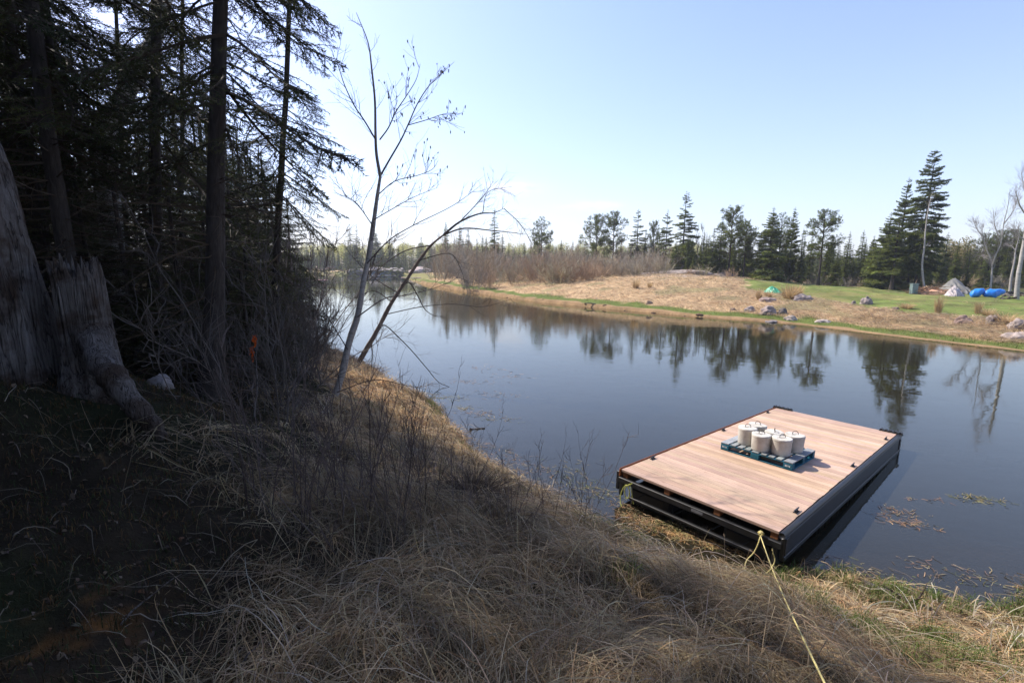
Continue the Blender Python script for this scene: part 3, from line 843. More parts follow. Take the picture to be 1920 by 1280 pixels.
CROWN = {}
def crown(key):
    return CROWN[key]
# near forest: tall spruces (12 m) with high, thin crowns and dead lower branches; small ones green to the ground
for i in range(3):
    CROWN['tall', i] = spruce_crown(10 + i, NEARB, 13, 3.5, 2.5, 84, shape=.6, dead=60, low=-.4, top=.5).mesh('crown', M['needles'])
for i in range(2):
    CROWN['thin', i] = spruce_crown(15 + i, NEARB, 11, 2.2, 1.7, 84, shape=.55, dead=60, low=-.55, top=.4).mesh('crown', M['needles'])
for i in range(3):
    CROWN['young', i] = spruce_crown(20 + i, NEARB, 4.2, .35, 1.5, 62, shape=.7, low=-.2, top=.7, dead=0).mesh('crown', M['needles'])
# far trees, unit height 10 m
for i in range(4):
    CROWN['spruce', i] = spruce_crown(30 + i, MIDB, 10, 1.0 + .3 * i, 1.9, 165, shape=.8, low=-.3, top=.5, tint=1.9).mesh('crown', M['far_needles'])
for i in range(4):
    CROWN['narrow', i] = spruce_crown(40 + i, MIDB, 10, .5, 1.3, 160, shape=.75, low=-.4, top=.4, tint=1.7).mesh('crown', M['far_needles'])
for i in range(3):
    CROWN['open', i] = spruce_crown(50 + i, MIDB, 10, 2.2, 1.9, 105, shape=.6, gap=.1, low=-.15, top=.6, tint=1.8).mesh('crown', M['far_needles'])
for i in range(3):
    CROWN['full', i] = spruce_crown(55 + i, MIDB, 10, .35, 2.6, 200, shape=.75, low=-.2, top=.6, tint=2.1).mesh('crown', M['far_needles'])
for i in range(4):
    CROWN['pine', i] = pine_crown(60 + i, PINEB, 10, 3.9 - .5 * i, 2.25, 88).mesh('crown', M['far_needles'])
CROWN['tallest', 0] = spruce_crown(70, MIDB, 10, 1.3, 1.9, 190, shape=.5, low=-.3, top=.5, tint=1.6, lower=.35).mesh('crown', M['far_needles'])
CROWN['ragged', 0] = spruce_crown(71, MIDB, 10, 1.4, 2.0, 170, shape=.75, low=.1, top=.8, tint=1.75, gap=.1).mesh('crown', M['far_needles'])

def conifer(kind, x, y, H, label, group=None, name='spruce_tree', r=None, rz=None, lean=(0, 0), cat='tree', hw=None, i=None, z=None, ref=10.0, trunk_r1=.02):
    n = sum(1 for k in CROWN if k[0] == kind)
    i = random.randrange(n) if i is None else i
    s = H / ref
    w = s * random.uniform(.88, 1.12) if hw is None else s * hw
    z = tz(x, y) - .05 if z is None else z
    t = thing(name, label, cat, (x, y, z), (lean[0], lean[1], 0), group); rz = random.uniform(0, 6.28) if rz is None else rz
    c = link('crown', CROWN[kind, i], t); c.scale = (w, w, s); c.rotation_euler = (0, 0, rz)
    rr = r if r else .012 * H + .03
    link('trunk', trunk_mesh(random.randrange(9999), H * .94, rr, trunk_r1, M['bark'], .05 if H > 6 else .02, 8), t)
    return t

def far_tree(kind, px, pytop, y, label, group=None, **kw):
    """tree whose top shows at (px, pytop) and which stands y metres ahead"""
    p = at_y(px, pytop, y)
    z = tz(p[0], y)
    return conifer(kind, p[0], y, p[2] - z, label, group, **kw)

# --- the single trees of the far bank
far_tree('tallest', 1755, 279, 55, 'tallest dark spruce, towering over the lawn beside the white birch', i=0, hw=0.94, r=.26)
far_tree('ragged', 1706, 330, 58, 'tall ragged spruce just left of the tallest one', i=0, hw=1.12, r=.22)
far_tree('full', 1672, 396, 57, 'bushy olive-green spruce at the foot of the ragged tall spruce', hw=1.12, r=.2)
far_tree('open', 1690, 400, 54, 'spruce with two bare lower trunks showing under its crown', hw=1.12, r=.2)
far_tree('full', 1640, 440, 60, 'low wide olive-green spruce left of the tall spruce group', hw=0.92)
far_tree('full', 1718, 420, 60, 'spruce filling the gap behind the white leaning birch', hw=1.19)
far_tree('pine', 1549, 394, 54, 'lone jack pine with a bare dark trunk on the lawn edge', name='pine_tree', i=1, hw=1.12, r=.16)
far_tree('ragged', 1492, 386, 62, 'upswept open spruce right of the broad green one', hw=0.99)
far_tree('full', 1452, 386, 58, 'broad bright green spruce behind the green tarp', hw=1.12)
far_tree('pine', 1468, 402, 60, 'jack pine leaning into the broad green spruce', name='pine_tree', i=3, hw=0.92)
far_tree('narrow', 1508, 425, 60, 'thin dark spire spruce right of the upswept spruce', hw=1.06)
far_tree('pine', 1376, 386, 62, 'jack pine with a flat-topped crown between the rock outcrop and the green tarp', name='pine_tree', i=2, hw=1.12, r=.17)
far_tree('pine', 1402, 414, 60, 'smaller jack pine leaning on the right of the flat-topped pine', name='pine_tree', i=0, hw=0.99)
far_tree('spruce', 1356, 408, 64, 'olive spruce on the left of the flat-topped jack pine', hw=1.06)
far_tree('spruce', 1340, 425, 62, 'dense low spruce above the right end of the rock outcrop', hw=1.25)
far_tree('narrow', 1321, 428, 64, 'narrow pointed spruce beside the rock outcrop', hw=1.19)
far_tree('full', 1292, 440, 66, 'broad light-green spruce standing on the rock outcrop', hw=1.06)
far_tree('full', 1268, 452, 66, 'small broad light-green spruce at the left end of the rock outcrop', hw=1.19)
far_tree('open', 1288, 356, 74, 'tall open-crowned spruce rising behind the rock outcrop', i=0, hw=0.99, r=.2)
far_tree('open', 1253, 391, 78, 'slim open spruce left of the tall open-crowned one', i=1, hw=0.86)
far_tree('pine', 1228, 413, 80, 'thin small-headed pine between two open spruces', name='pine_tree', hw=0.66)
far_tree('open', 1198, 390, 82, 'open spruce right of the twin jack pines', i=2, hw=1.06)
far_tree('spruce', 1212, 430, 80, 'short dense spruce at the foot of the open spruce', hw=1.06)
far_tree('pine', 1153, 397, 84, 'right one of the twin jack pines above the red-brown willows', name='pine_tree', i=1, hw=0.99)
far_tree('pine', 1121, 400, 84, 'left one of the twin jack pines above the red-brown willows', name='pine_tree', i=2, hw=1.12)
far_tree('pine', 1016, 409, 95, 'lone jack pine standing clear above the willow thicket', name='pine_tree', i=3, hw=0.95)
far_tree('narrow', 927, 387, 100, 'lone dark spire spruce standing clear above the willow thicket', i=0, hw=1.32)
far_tree('narrow', 942, 436, 100, 'tiny dark spruce beside the lone spire spruce', i=1, hw=1.45)
far_tree('narrow', 905, 438, 104, 'small thin spruce left of the lone spire spruce', hw=1.19)
far_tree('spruce', 878, 425, 98, 'grey-green spruce behind the bare alders, beside the small thin spruce', hw=0.79)
far_tree('spruce', 862, 419, 99, 'grey-green spruce behind the bare alders, middle of its trio', hw=0.79)
far_tree('spruce', 836, 412, 100, 'grey-green spruce behind the bare alders, nearest the arching branch tip', hw=0.79)
far_tree('narrow', 655, 415, 165, 'tall misty spruce across the cove, taller of a close pair', hw=1.58)
far_tree('narrow', 668, 419, 166, 'misty spruce across the cove, shorter of a close pair', hw=1.45)
far_tree('full', 703, 430, 168, 'wide dark spruce above the boathouse across the cove', hw=0.99)
far_tree('narrow', 729, 446, 168, 'spire spruce right of the boathouse across the cove', hw=1.85)

# --- the treeline: small spruces one behind the other
G1 = 'small dark spruces along the treeline behind the lawn'
for k in range(84):
    px = 1290 + (k / 83) * 700 + random.uniform(-12, 12); y = random.uniform(60, 76)
    far_tree(random.choice(['spruce', 'narrow', 'spruce', 'full']), px, random.uniform(426, 484), y, 'small dark spruce in the close treeline behind the lawn', G1, hw=random.uniform(.75, 1.1))
G1b = 'olive pines at the back of the lawn'
for px, py in ((1850, 438), (1882, 432), (1905, 428), (1930, 420), (1832, 462), (1965, 440), (1870, 455), (1895, 462)):
    far_tree('pine', px, py, random.uniform(66, 78), 'olive pine behind the birches at the end of the lawn', G1b, name='pine_tree', hw=random.uniform(.8, 1.1))
G2 = 'small spruces behind the willow thicket'
for k in range(56):
    px = 880 + (k / 55) * 430 + random.uniform(-10, 10)
    far_tree(random.choice(['narrow', 'spruce', 'narrow']), px, random.uniform(442, 478), random.uniform(98, 125), 'small spruce peeping over the willow thicket', G2, hw=random.uniform(.8, 1.2))
G3 = 'misty spruces across the cove'
for k in range(46):
    px = 560 + (k / 45) * 300 + random.uniform(-8, 8)
    far_tree(random.choice(['narrow', 'spruce', 'narrow']), px, random.uniform(440, 480), random.uniform(168, 190), 'small misty spruce in the wood across the cove', G3, hw=random.uniform(.9, 1.4))

# --- far-off wood that reads as one mass
def wood(name, label, n, rng_px, ys, tops, tint, deciduous):
    mb = MB(); g = np.random.default_rng(len(name) + n)
    for k in range(n):
        px = g.uniform(*rng_px); y = g.uniform(*ys)
        p = at_y(px, g.uniform(*tops), y); z = tz(p[0], y); H = max(p[2] - z, 2.5)
        if deciduous:
            m = 700
            q = g.normal(0, 1, (m, 3)); q = unit(q) * g.random((m, 1)) ** .4
            q = q * np.array([H * .24, H * .24, H * .36]) + np.array([0, 0, H * .62]) + np.array([p[0], y, z])
            a = g.normal(0, 1, (m, 3)); b = g.normal(0, 1, (m, 3)); sz = H * .022
            V = np.stack([q + unit(a) * sz, q + unit(b) * sz, q - unit(a + b) * sz], 1).reshape(-1, 3)
            mb.add(V, np.arange(3 * m).reshape(-1, 3), np.repeat(palette_g(g, m, tint), 3, axis=0))
            tubes(mb, np.array([[(p[0], y, z - .2), (p[0], y, z + H * .8)]]), np.array([[.1, .03]]), 3, (.2, .18, .15))
        else:
            tmp = MB()
            for i in range(34):
                u = (i + g.random()) / 34
                r = H * .21 * ((1 - u) ** .8 + .04) * g.uniform(.7, 1.2)
                tmp.merge(LOWB[g.integers(3)], Raz(2.4 * i + g.normal(0, .4), -.3 + .8 * u) * r, (0, 0, H * (.06 + .94 * u)), g.uniform(.9, 1.5))
            tubes(tmp, np.array([[(0, 0, -.2), (0, 0, H * .95)]]), np.array([[H * .014, .02]]), 3, WOOD)
            mb.merge(tmp, None, (p[0], y, z))
    tag(mb.build(name, M['far_needles']), label, 'wood', kind='stuff')
wood('forest', 'dark spruce wood closing the view behind the lawn', 300, (1180, 2050), (80, 150), (452, 486), None, False)
wood('forest', 'distant spruce wood behind the willows and the cove', 280, (540, 1250), (130, 240), (456, 480), None, False)
wood('aspen_forest', 'hillside of aspens in pale new leaf across the cove', 260, (540, 1330), (215, 330), (452, 470), [(.20, .23, .07), (.25, .27, .09), (.17, .19, .07), (.3, .28, .13)], True)
wood('aspen_forest', 'pale green and grey leafless wood at the end of the lawn', 70, (1780, 2050), (72, 120), (440, 500), [(.14, .13, .06), (.18, .15, .1), (.12, .12, .05)], True)

# --- near forest at the left edge of the water
def ground_xy(px, y):
    d = ray(px, 500); return d[0] / d[1] * y
def forest_spruce(kind, px, y, H, label, group=None, r=.12, lean=(0, 0), ref=13., **kw):
    x = ground_xy(px, y); ref = ref or {'young': 4.2, 'thin': 11, 'tall': 13}[kind]
    return conifer(kind, x, y, H, label, group, r=r, lean=lean, ref=ref, hw=kw.pop('hw', 1.0), trunk_r1=.03, **kw)
forest_spruce('tall', 374, 7.2, 12.2, 'thickest spruce trunk, dark and straight at the edge of the forest', r=.155, i=0, rz=.8, hw=.95, lean=(0, R(6.5)))
forest_spruce('tall', 270, 9.3, 12.5, 'straight bare spruce trunk in front of the leaning birch', r=.125, i=1, rz=2.2, lean=(0, R(7)))
forest_spruce('thin', 491, 9.6, 9.6, 'slim outermost spruce with drooping boughs against the bright sky', r=.085, i=0, rz=.35, ref=11, hw=1.05, lean=(0, R(7)))
forest_spruce('tall', 146, 9.8, 14, 'spruce trunk leaning left among dense dark boughs', r=.14, i=2, lean=(0, R(.5)))
forest_spruce('thin', 150, 11.5, 12, 'slender spruce just behind the left-leaning trunk', r=.1, i=1, ref=11)
forest_spruce('tall', 58, 11.5, 14, 'spruce near the tall weathered snag', r=.13, i=1)
forest_spruce('thin', 326, 12, 11.5, 'very thin spruce pole between the two thick trunks', r=.055, i=0, ref=11, rz=3, lean=(0, R(6)))
G4 = 'spruces crowding the forest behind the front trunks'
for k in range(24):
    px = -240 + (k / 23) * 690 + random.uniform(-25, 25); y = random.uniform(13, 27) if px < 300 else random.uniform(22, 34)
    x = ground_xy(px, y)
    if tz(x, y) < .9: continue
    forest_spruce(random.choice(['tall', 'thin', 'tall']), px, y, random.uniform(9.5, 12.5), 'spruce in the dense dark forest behind the front trunks', G4, r=random.uniform(.07, .14), hw=random.uniform(.9, 1.15), lean=(R(random.uniform(-3, 3)), R(random.uniform(-2, 7))))
G5 = 'young spruces under the tall trees'
for px, y, H in ((235, 8.4, 3.3), (330, 8.8, 3.4), (425, 10.2, 3.6), (165, 9, 3.8), (90, 8.6, 3.6), (285, 10.5, 4.4), (390, 11.5, 4.2), (470, 12.2, 4.0), (60, 10.4, 5), (200, 11.4, 5), (120, 12.5, 5.2), (350, 13.5, 5), (440, 14, 5), (0, 9.5, 5), (520, 14.5, 3.6), (490, 17, 4.4), (535, 19, 3.6), (-60, 8, 4.4), (-120, 9, 5), (260, 14, 5.5), (300, 7.6, 2.2), (455, 8.7, 2.3)):
    forest_spruce('young', px, y, H, 'young dark spruce filling the shade under the tall trees', G5, r=.035, ref=4.2, hw=random.uniform(.9, 1.25))
# tall trees added left of the view and behind the camera to shade the bank
G6 = 'shade spruces added beside and behind the viewpoint'
for x, y, H in ((-9.5, 7.5, 14), (-8, 5.2, 14), (-11, 4.5, 15), (-7.2, 2.6, 14), (-9.8, 1.2, 14), (-13, 8.5, 15), (-14, 3, 15), (-6.3, -.5, 13), (-9, -2.5, 14), (-4.2, -3, 13), (-12.5, -1, 15), (-16, 6, 15), (-17, 11, 15), (-12, 11.5, 14), (-1.5, -4.5, 13), (2.5, -4, 12), (-6, -6, 14), (-5.2, 1.0, 13), (-3.6, -1.4, 12), (-6.9, 7.5, 13), (-8.6, 8.9, 14), (-2.5, -7, 13), (.5, -3, 12), (-15, -4, 14), (-11, -5, 14), (5, -6, 12), (-19, 2, 15)):
    conifer(random.choice(['tall', 'tall', 'thin']), x, y, H, 'tall forest spruce added beside the viewpoint to shade the bank', G6, r=.13, ref=12.5, hw=1.1, trunk_r1=.03)

for x, y, H in ((-6.4, 1.6, 5.5), (-5.6, .2, 5.5), (-4.6, -.6, 5), (-2.9, -1.8, 5), (-1.2, -2.6, 5), (-8.2, 3.6, 6), (.8, -3.4, 4.5), (-9.2, 5.4, 5.5)):  # off-frame young trees added to keep sky light off the foreground
    conifer('young', x, y, H, 'off-frame young spruce added beside the viewpoint to block sky light', 'young spruces added beside the viewpoint', r=.04, ref=4.2, hw=1.2)

for px, y, H in ((410, 19, 9), (440, 22, 9.5), (465, 18, 7.5), (500, 21, 8), (525, 23, 7.5), (545, 25, 7), (430, 26, 10), (400, 16.5, 7), (480, 25, 9), (515, 18.5, 5.5)):
    forest_spruce(random.choice(['young', 'young', 'thin']), px, y, H, 'mid-height green spruce closing the gap behind the outermost trunks', 'mid-height spruces behind the outermost trunks', r=.07, hw=1.0, ref=random.choice([5.0, 6.0]) if H < 0 else None)

for px, y, H in ((385, 15.5, 6.8), (415, 16, 6.8), (440, 17, 7), (462, 16.5, 6.2), (485, 17.5, 6.6), (505, 18.5, 6.5), (530, 20, 6.5), (395, 18, 7.4), (450, 19.5, 7.5), (475, 20, 7.5), (355, 15, 7)):
    forest_spruce('young', px, y, H, 'mid-height green spruce closing the gap behind the outermost trunks', 'mid-height spruces behind the outermost trunks', r=.06, hw=.85, ref=4.2)
for px, y, H in ((420, 9.5, 2.6), (460, 10.5, 2.8), (500, 11.5, 2.6), (360, 9, 2.4), (530, 12.5, 2.2), (330, 8, 2.0), (385, 10.5, 2.6), (440, 12, 2.8), (300, 9.4, 2.4), (475, 9.2, 1.7)):
    forest_spruce('young', px, y, H, 'young dark spruce filling the shade under the tall trees', G5, r=.03, ref=4.2, hw=1.15)
# ------------------------------------------------------------------ bare trees and shrubs
def skel(pts, y0, dy=0.0):
    """picture points to a limb y0 metres ahead that runs dy metres deeper by its end"""
    n = len(pts)
    return np.array([at_y(a, b, y0 + dy * i / max(n - 1, 1)) for i, (a, b) in enumerate(pts)])
def smooth(P, k=4):
    """Catmull-Rom through the points"""
    Q = np.concatenate([[2 * P[0] - P[1]], P, [2 * P[-1] - P[-2]]]); out = []
    for i in range(1, len(Q) - 2):
        for t in np.arange(k) / k:
            a, b, c, d = Q[i - 1:i + 3]
            out.append(.5 * (2 * b + (c - a) * t + (2 * a - 5 * b + 4 * c - d) * t * t + (3 * b - a - 3 * c + d) * t ** 3))
    return np.array(out + [Q[-2]])
def limb(mb, P, r0, r1, sides=7, col=(1, 1, 1), g=None, rough=0.0):
    t = np.linspace(0, 1, len(P)); r = r0 * (1 - t) ** .8 + r1
    if g is not None: r = r * g.uniform(1 - rough, 1 + rough, len(P))
    tubes(mb, P[None], r[None], sides, col)
def twigs(g, mb, P, n, L, r, t0=.15, t1=1.0, a=(.5, 1.0), up=.15, levels=2, col=(.1, .08, .065), n2=4, droop=0.0, wig=.1):
    """twigs along the limb P (K,3), returns the finest ones"""
    st, d, tt, pi = kids(g, P[None], n, t0, t1, *a)
    l = L * g.uniform(.5, 1.2, n) * (1.15 - .6 * tt)
    S = grow(g, st, d, l, 7, up, wig, droop)
    tubes(mb, S, taper(np.full(n, r), np.full(n, r * .35), n, 7), 3, col)
    if levels > 1:
        st, d, tt, pi = kids(g, S, n2, .2, .95, .4, .9)
        S2 = grow(g, st, d, l[pi] * g.uniform(.25, .6, len(pi)), 5, up, wig, droop)
        tubes(mb, S2, taper(np.full(len(pi), r * .5), np.full(len(pi), r * .25), len(pi), 5), 3, col)
        return S, S2
    return S, S

def birch_sapling():
    g = np.random.default_rng(5)
    y0 = 8.8
    base = at_y(622, 760, y0)
    t = thing('birch_sapling', 'slim grey birch sapling with forked top and dangling catkins at the bank edge', 'tree', base)
    tb = MB()
    P = smooth(skel([(617, 785), (622, 760), (640, 705), (655, 640), (671, 590), (681, 530), (691, 480), (700, 420), (707, 370), (713, 330)], y0, .3)) - base
    limb(tb, P, .05, .025, 9, (1, 1, 1), g, .08)
    L1 = smooth(skel([(713, 330), (706, 290), (704, 250), (703, 190), (697, 130), (690, 80), (668, 24)], y0 + .3, -.5)) - base
    limb(tb, L1, .026, .004, 6, (.8, .75, .7))
    tb.build('trunk', M['grey_birch'], t, True)
    cb = MB(); tw = []
    R1 = smooth(skel([(713, 330), (730, 300), (752, 262), (766, 232), (782, 196), (803, 163), (826, 140), (852, 116)], y0 + .3, .9)) - base
    R2 = smooth(skel([(712, 262), (728, 240), (742, 210), (762, 180), (780, 150), (788, 120)], y0 + .2, -.7)) - base
    R3 = smooth(skel([(704, 262), (684, 228), (664, 198), (646, 160), (634, 124), (622, 100)], y0 + .1, -.6)) - base
    R4 = smooth(skel([(765, 235), (800, 225), (832, 214), (858, 212)], y0 + .7, .4)) - base
    R5 = smooth(skel([(701, 412), (730, 395), (775, 370), (820, 352)], y0 + .2, .6)) - base
    R6 = smooth(skel([(709, 365), (740, 340), (780, 330), (810, 318), (822, 300)], y0 + .2, -.5)) - base
    R7 = smooth(skel([(688, 494), (730, 450), (780, 420), (850, 385), (905, 345)], y0 + .1, .9)) - base
    R8 = smooth(skel([(700, 425), (672, 385), (655, 372), (625, 360)], y0, -.8)) - base
    R9 = smooth(skel([(670, 594), (720, 560), (760, 553), (815, 540), (860, 520)], y0, 1.2)) - base
    R10 = smooth(skel([(652, 655), (622, 606), (590, 560)], y0, .5)) - base
    R11 = smooth(skel([(632, 735), (700, 712), (760, 722), (800, 730)], y0, .2)) - base
    cc = (.11, .085, .07)
    for Q, r in ((R1, .016), (R2, .011), (R3, .013), (R4, .007), (R5, .008), (R6, .008), (R7, .011), (R8, .007), (R9, .011), (R10, .009), (R11, .009)):
        limb(cb, Q, r, .0025, 5, cc)
        s, s2 = twigs(g, cb, Q, 11, .6, .0055, up=.22, col=cc, n2=4)
        tw.append((Q, s, s2))
    twigs(g, cb, L1, 10, .5, .0045, up=.3, col=cc)
    twigs(g, cb, P[18:], 12, .6, .005, up=.2, col=cc)
    cb.build('crown', M['twig'], t)
    for i in (0, 1, 3, 5):
        ends = np.concatenate([tw[i][1][:, -1], tw[i][1][:, 4], tw[i][2][:, -1]])
        ends = ends[g.random(len(ends)) < .38]
        for e in ends:
            l = g.uniform(.03, .075); K = 5; kb = MB()
            zz = np.linspace(0, -l, K); pp = np.stack([e[0] + zz * g.normal(0, .15), e[1] + zz * 0, e[2] + zz], -1)
            tubes(kb, pp[None], np.array([[.003, .009, .010, .008, .002]]), 5, (.05, .035, .022)); kb.build('catkin', M['twig'], t)
birch_sapling()

def leaning_stem():
    g = np.random.default_rng(9)
    y0 = 11.4
    b = hit(676, 690)
    y0 = b[1]
    base = at_y(675, 678, y0)
    t = thing('leaning_tree', 'dark bare tree leaning right and arching over the water behind the birch sapling', 'tree', base)
    col = (.55, .45, .38)
    tb = MB()
    P = smooth(skel([(660, 705), (675, 675), (700, 632), (714, 606), (735, 566), (764, 522), (786, 488), (808, 460), (832, 440)], y0, .6)) - base
    limb(tb, P, .058, .026, 9, col, g, .1)
    tb.build('trunk', M['grey_birch'], t, True)
    cb = MB(); cc = (.085, .065, .05)
    segs = [([(832, 440), (862, 416), (898, 401), (925, 399), (945, 391)], .038, .6), ([(832, 440), (870, 428), (920, 432), (960, 436), (990, 440)], .026, 1.2),
            ([(706, 615), (722, 610), (745, 630), (770, 655), (800, 690), (822, 716), (846, 728), (858, 752)], .016, -.9), ([(752, 535), (768, 530), (784, 556), (797, 580), (815, 592), (830, 592)], .022, .5),
            ([(703, 625), (697, 640), (698, 668), (696, 700)], .024, -.4), ([(745, 548), (700, 520), (660, 480), (640, 450)], .014, .6), ([(808, 460), (760, 470), (715, 500), (690, 530)], .018, .8),
            ([(786, 488), (842, 475), (862, 500), (872, 530)], .012, .8), ([(862, 416), (905, 370), (925, 340)], .012, -.4), ([(905, 400), (915, 360), (960, 350)], .010, .6), ([(720, 590), (790, 575), (850, 570), (905, 575), (960, 560)], .013, .7),
            ([(945, 391), (975, 420), (1000, 460)], .009, .3), ([(735, 566), (700, 545), (660, 560), (620, 540)], .012, .2)]
    for pts, r, dy in segs:
        Q = smooth(skel(pts, y0 + .3, dy)) - base
        limb(cb, Q, r, .004, 6, cc)
        twigs(g, cb, Q, 12, .8, .0055, up=.12, col=cc, n2=4, wig=.14)
    cb.build('crown', M['twig'], t)
leaning_stem()

def shrub_mesh(seed, H, n, spread, col, r=.007, tw=7, n2=3, wig=.06, up=.5, L=.4):
    g = np.random.default_rng(seed); mb = MB()
    a = g.uniform(0, 6.28, n); st = np.column_stack([np.cos(a), np.sin(a), np.zeros(n)]) * g.uniform(.02, .22, (n, 1)) * spread
    st[:, 2] = -.1
    d = np.stack([np.cos(a) * spread, np.sin(a) * spread, np.ones(n)], -1)
    d[:, :2] *= g.uniform(.1, 1, (n, 1))
    S = grow(g, st, d, H * g.uniform(.55, 1.1, n), 9, up * .3, wig)
    c1 = palette_g(g, n, [col], .25)
    tubes(mb, S, taper(r * g.uniform(.6, 1.2, n), np.full(n, r * .25), n, 9), 4, c1)
    s2, d2, tt, pi = kids(g, S, tw, .2, .97, .35, .9)
    T = grow(g, s2, d2, H * L * g.uniform(.3, 1, len(pi)) * (1.1 - .7 * tt), 6, up, wig * 1.6)
    tubes(mb, T, taper(np.full(len(pi), r * .5), np.full(len(pi), r * .2), len(pi), 6), 3, c1[pi] * .95)
    s3, d3, t3, p3 = kids(g, T, n2, .2, 1, .35, .9)
    U = grow(g, s3, d3, H * L * .35 * g.uniform(.3, 1, len(p3)), 4, up, wig * 1.6)
    tubes(mb, U, taper(np.full(len(p3), r * .3), np.full(len(p3), r * .18), len(p3), 4), 3, c1[pi][p3] * .9)
    return mb
SHRUB = [shrub_mesh(600 + i, 1.0, 4 + i, .7, (.16, .12, .1), r=.0044, tw=5, n2=2, wig=.1, up=.3).mesh('twigs', M['twig']) for i in range(5)]
THICK = [shrub_mesh(620 + i, 1.0, 8, .8, (.125, .105, .088), r=.0042, tw=8, n2=4, wig=.13, up=.15).mesh('twigs', M['twig']) for i in range(4)]
WILLOW = [shrub_mesh(640 + i, 1.0, 20, 1.0, [(.44, .35, .24), (.40, .35, .26), (.48, .36, .22), (.36, .30, .22), (.44, .39, .25), (.46, .32, .20)][i % 6], r=.009, tw=9, n2=4, wig=.09, up=.32).mesh('twigs', M['twig']) for i in range(9)]
BARE = [shrub_mesh(660 + i, 1.0, 3, .3, (.13, .105, .09), r=.009, tw=22, n2=6, wig=.06, up=.35, L=.3).mesh('twigs', M['twig']) for i in range(3)]
EDGE = [shrub_mesh(670 + i, 1.0, 3, .4, (.23, .19, .165), r=.0055, tw=11, n2=4, wig=.06, up=.35, L=.32).mesh('twigs', M['twig']) for i in range(3)]
def shrub(meshes, loc, H, label, group=None, name='bare_shrub', cat='shrub', lean=(0, 0), w=1.0, i=None, mat=None):
    o = link(name, meshes[random.randrange(len(meshes)) if i is None else i])
    o.location = tuple(loc); o.scale = (H * w, H * w, H); o.rotation_euler = (lean[0], lean[1], random.uniform(0, 6.28))
    return tag(o, label, cat, group)
for px, y, H in ((528, 11.5, 4.6), (548, 12.5, 5.0), (563, 14, 5.0), (578, 16, 4.8), (556, 17.5, 5.6), (590, 18.5, 4.2)):
    p = at_y(px, 500, y); shrub(EDGE, (p[0], y, tz(p[0], y)), H, 'tall fine-twigged bare alder leaning out from the forest edge', 'tall bare alders at the forest edge', name='alder_shrub', lean=(0, random.uniform(.05, .2)), w=.75)
# single shrubs of the near bank, one by one
for px, py, H, label in (
        (805, 915, 1.75, 'thin bare sapling stems rising from the sunlit straw edge below the leaning tree'),
        (770, 905, 1.5, 'low bare stems beside the sunlit straw edge'),
        (860, 985, 1.2, 'bare stems in front of the dark hollow tussock'),
        (1000, 965, 1.15, 'bent bare stem with a broken drooping tip at the water edge'),
        (1075, 985, 1.35, 'slanting bare twig between the bent stem and the raft'),
        (1120, 985, 1.25, 'single thin curved twig close to the near corner of the raft'),
        (715, 985, 1.4, 'bare shrub in the shaded grass below the birch sapling'),
        (640, 930, 1.7, 'tall bare shrub directly below the birch sapling')):
    p = hit(px, py); shrub(SHRUB, p, H, label, w=.8)
G7 = 'bare twig shrubs along the shaded bank'
for px, py, H in ((590, 980, 1.6), (520, 960, 1.7), (480, 900, 1.9), (760, 1010, 1.1), (920, 1010, 1.0), (960, 1000, .9), (850, 905, 1.1), ):
    p = hit(px, py); shrub(SHRUB, p, H, 'thin bare shrub in the shaded grass of the near bank', G7, w=random.uniform(.7, 1.1))
for px, py, H in ((665, 955, 1.7), (720, 930, 1.5), (785, 985, 1.3), (640, 1010, 1.3), (835, 960, 1.2)):
    p = hit(px, py); shrub(SHRUB, p, H, 'thin bare shrub in the shaded grass of the near bank', G7, w=.9, i=random.choice((0, 1)))
STEM = [shrub_mesh(690 + i, 1.0, 3, .35, (.085, .06, .05), r=.0055, tw=5, n2=1, wig=.05, up=.35, L=.28).mesh('twigs', M['twig']) for i in range(3)]
for px, py, H in ((760, 930, 1.5), (690, 960, 1.7), (740, 985, 1.5), (640, 960, 1.8), (800, 960, 1.2), (560, 1000, 1.6), (865, 950, 1.0), (900, 965, .9), (955, 990, .9), (1030, 985, 1.0), (480, 960, 1.7)):
    p = hit(px, py); shrub(STEM, p, H, 'upright dark leafless stems in the grass of the near bank', 'upright dark stems on the near bank', w=.8)
G8 = 'grey twig thicket at the forest edge'
for px, py, H in ((560, 735, 2.0), (545, 760, 3.2), (510, 770, 3.0), (470, 790, 3.1), (595, 700, 1.7), (560, 700, 3.4), (520, 720, 3.6), (480, 740, 3.4), (600, 680, 1.6), (540, 680, 3.6), (590, 665, 2.0), (578, 655, 2.4)):
    p = hit(px, py)
    if p[1] > 26: p = np.array([*at_y(px, 600, 20)[:2], 0]); p[2] = tz(p[0], p[1])
    shrub(THICK, p, H, 'dense grey twig shrub in the thicket at the forest edge', G8, w=random.uniform(.8, 1.15), lean=(0, random.uniform(0, .16)))
# leaning overhanging shrubs by the water at the forest edge
G9 = 'shrubs hanging over the water beyond the thicket'
for x, y, H in ((-10.8, 24.5, 3.2), (-11.6, 27, 3.4), (-13.2, 30, 3.6), (-10.2, 22.6, 2.4), (-15.5, 34, 3.6), (-18, 39, 4), (-22, 45, 4)):
    shrub(THICK, (x, y, tz(x, y)), H, 'bare shrub hanging over the water beyond the forest edge', G9, lean=(.1, .5), w=1.1)

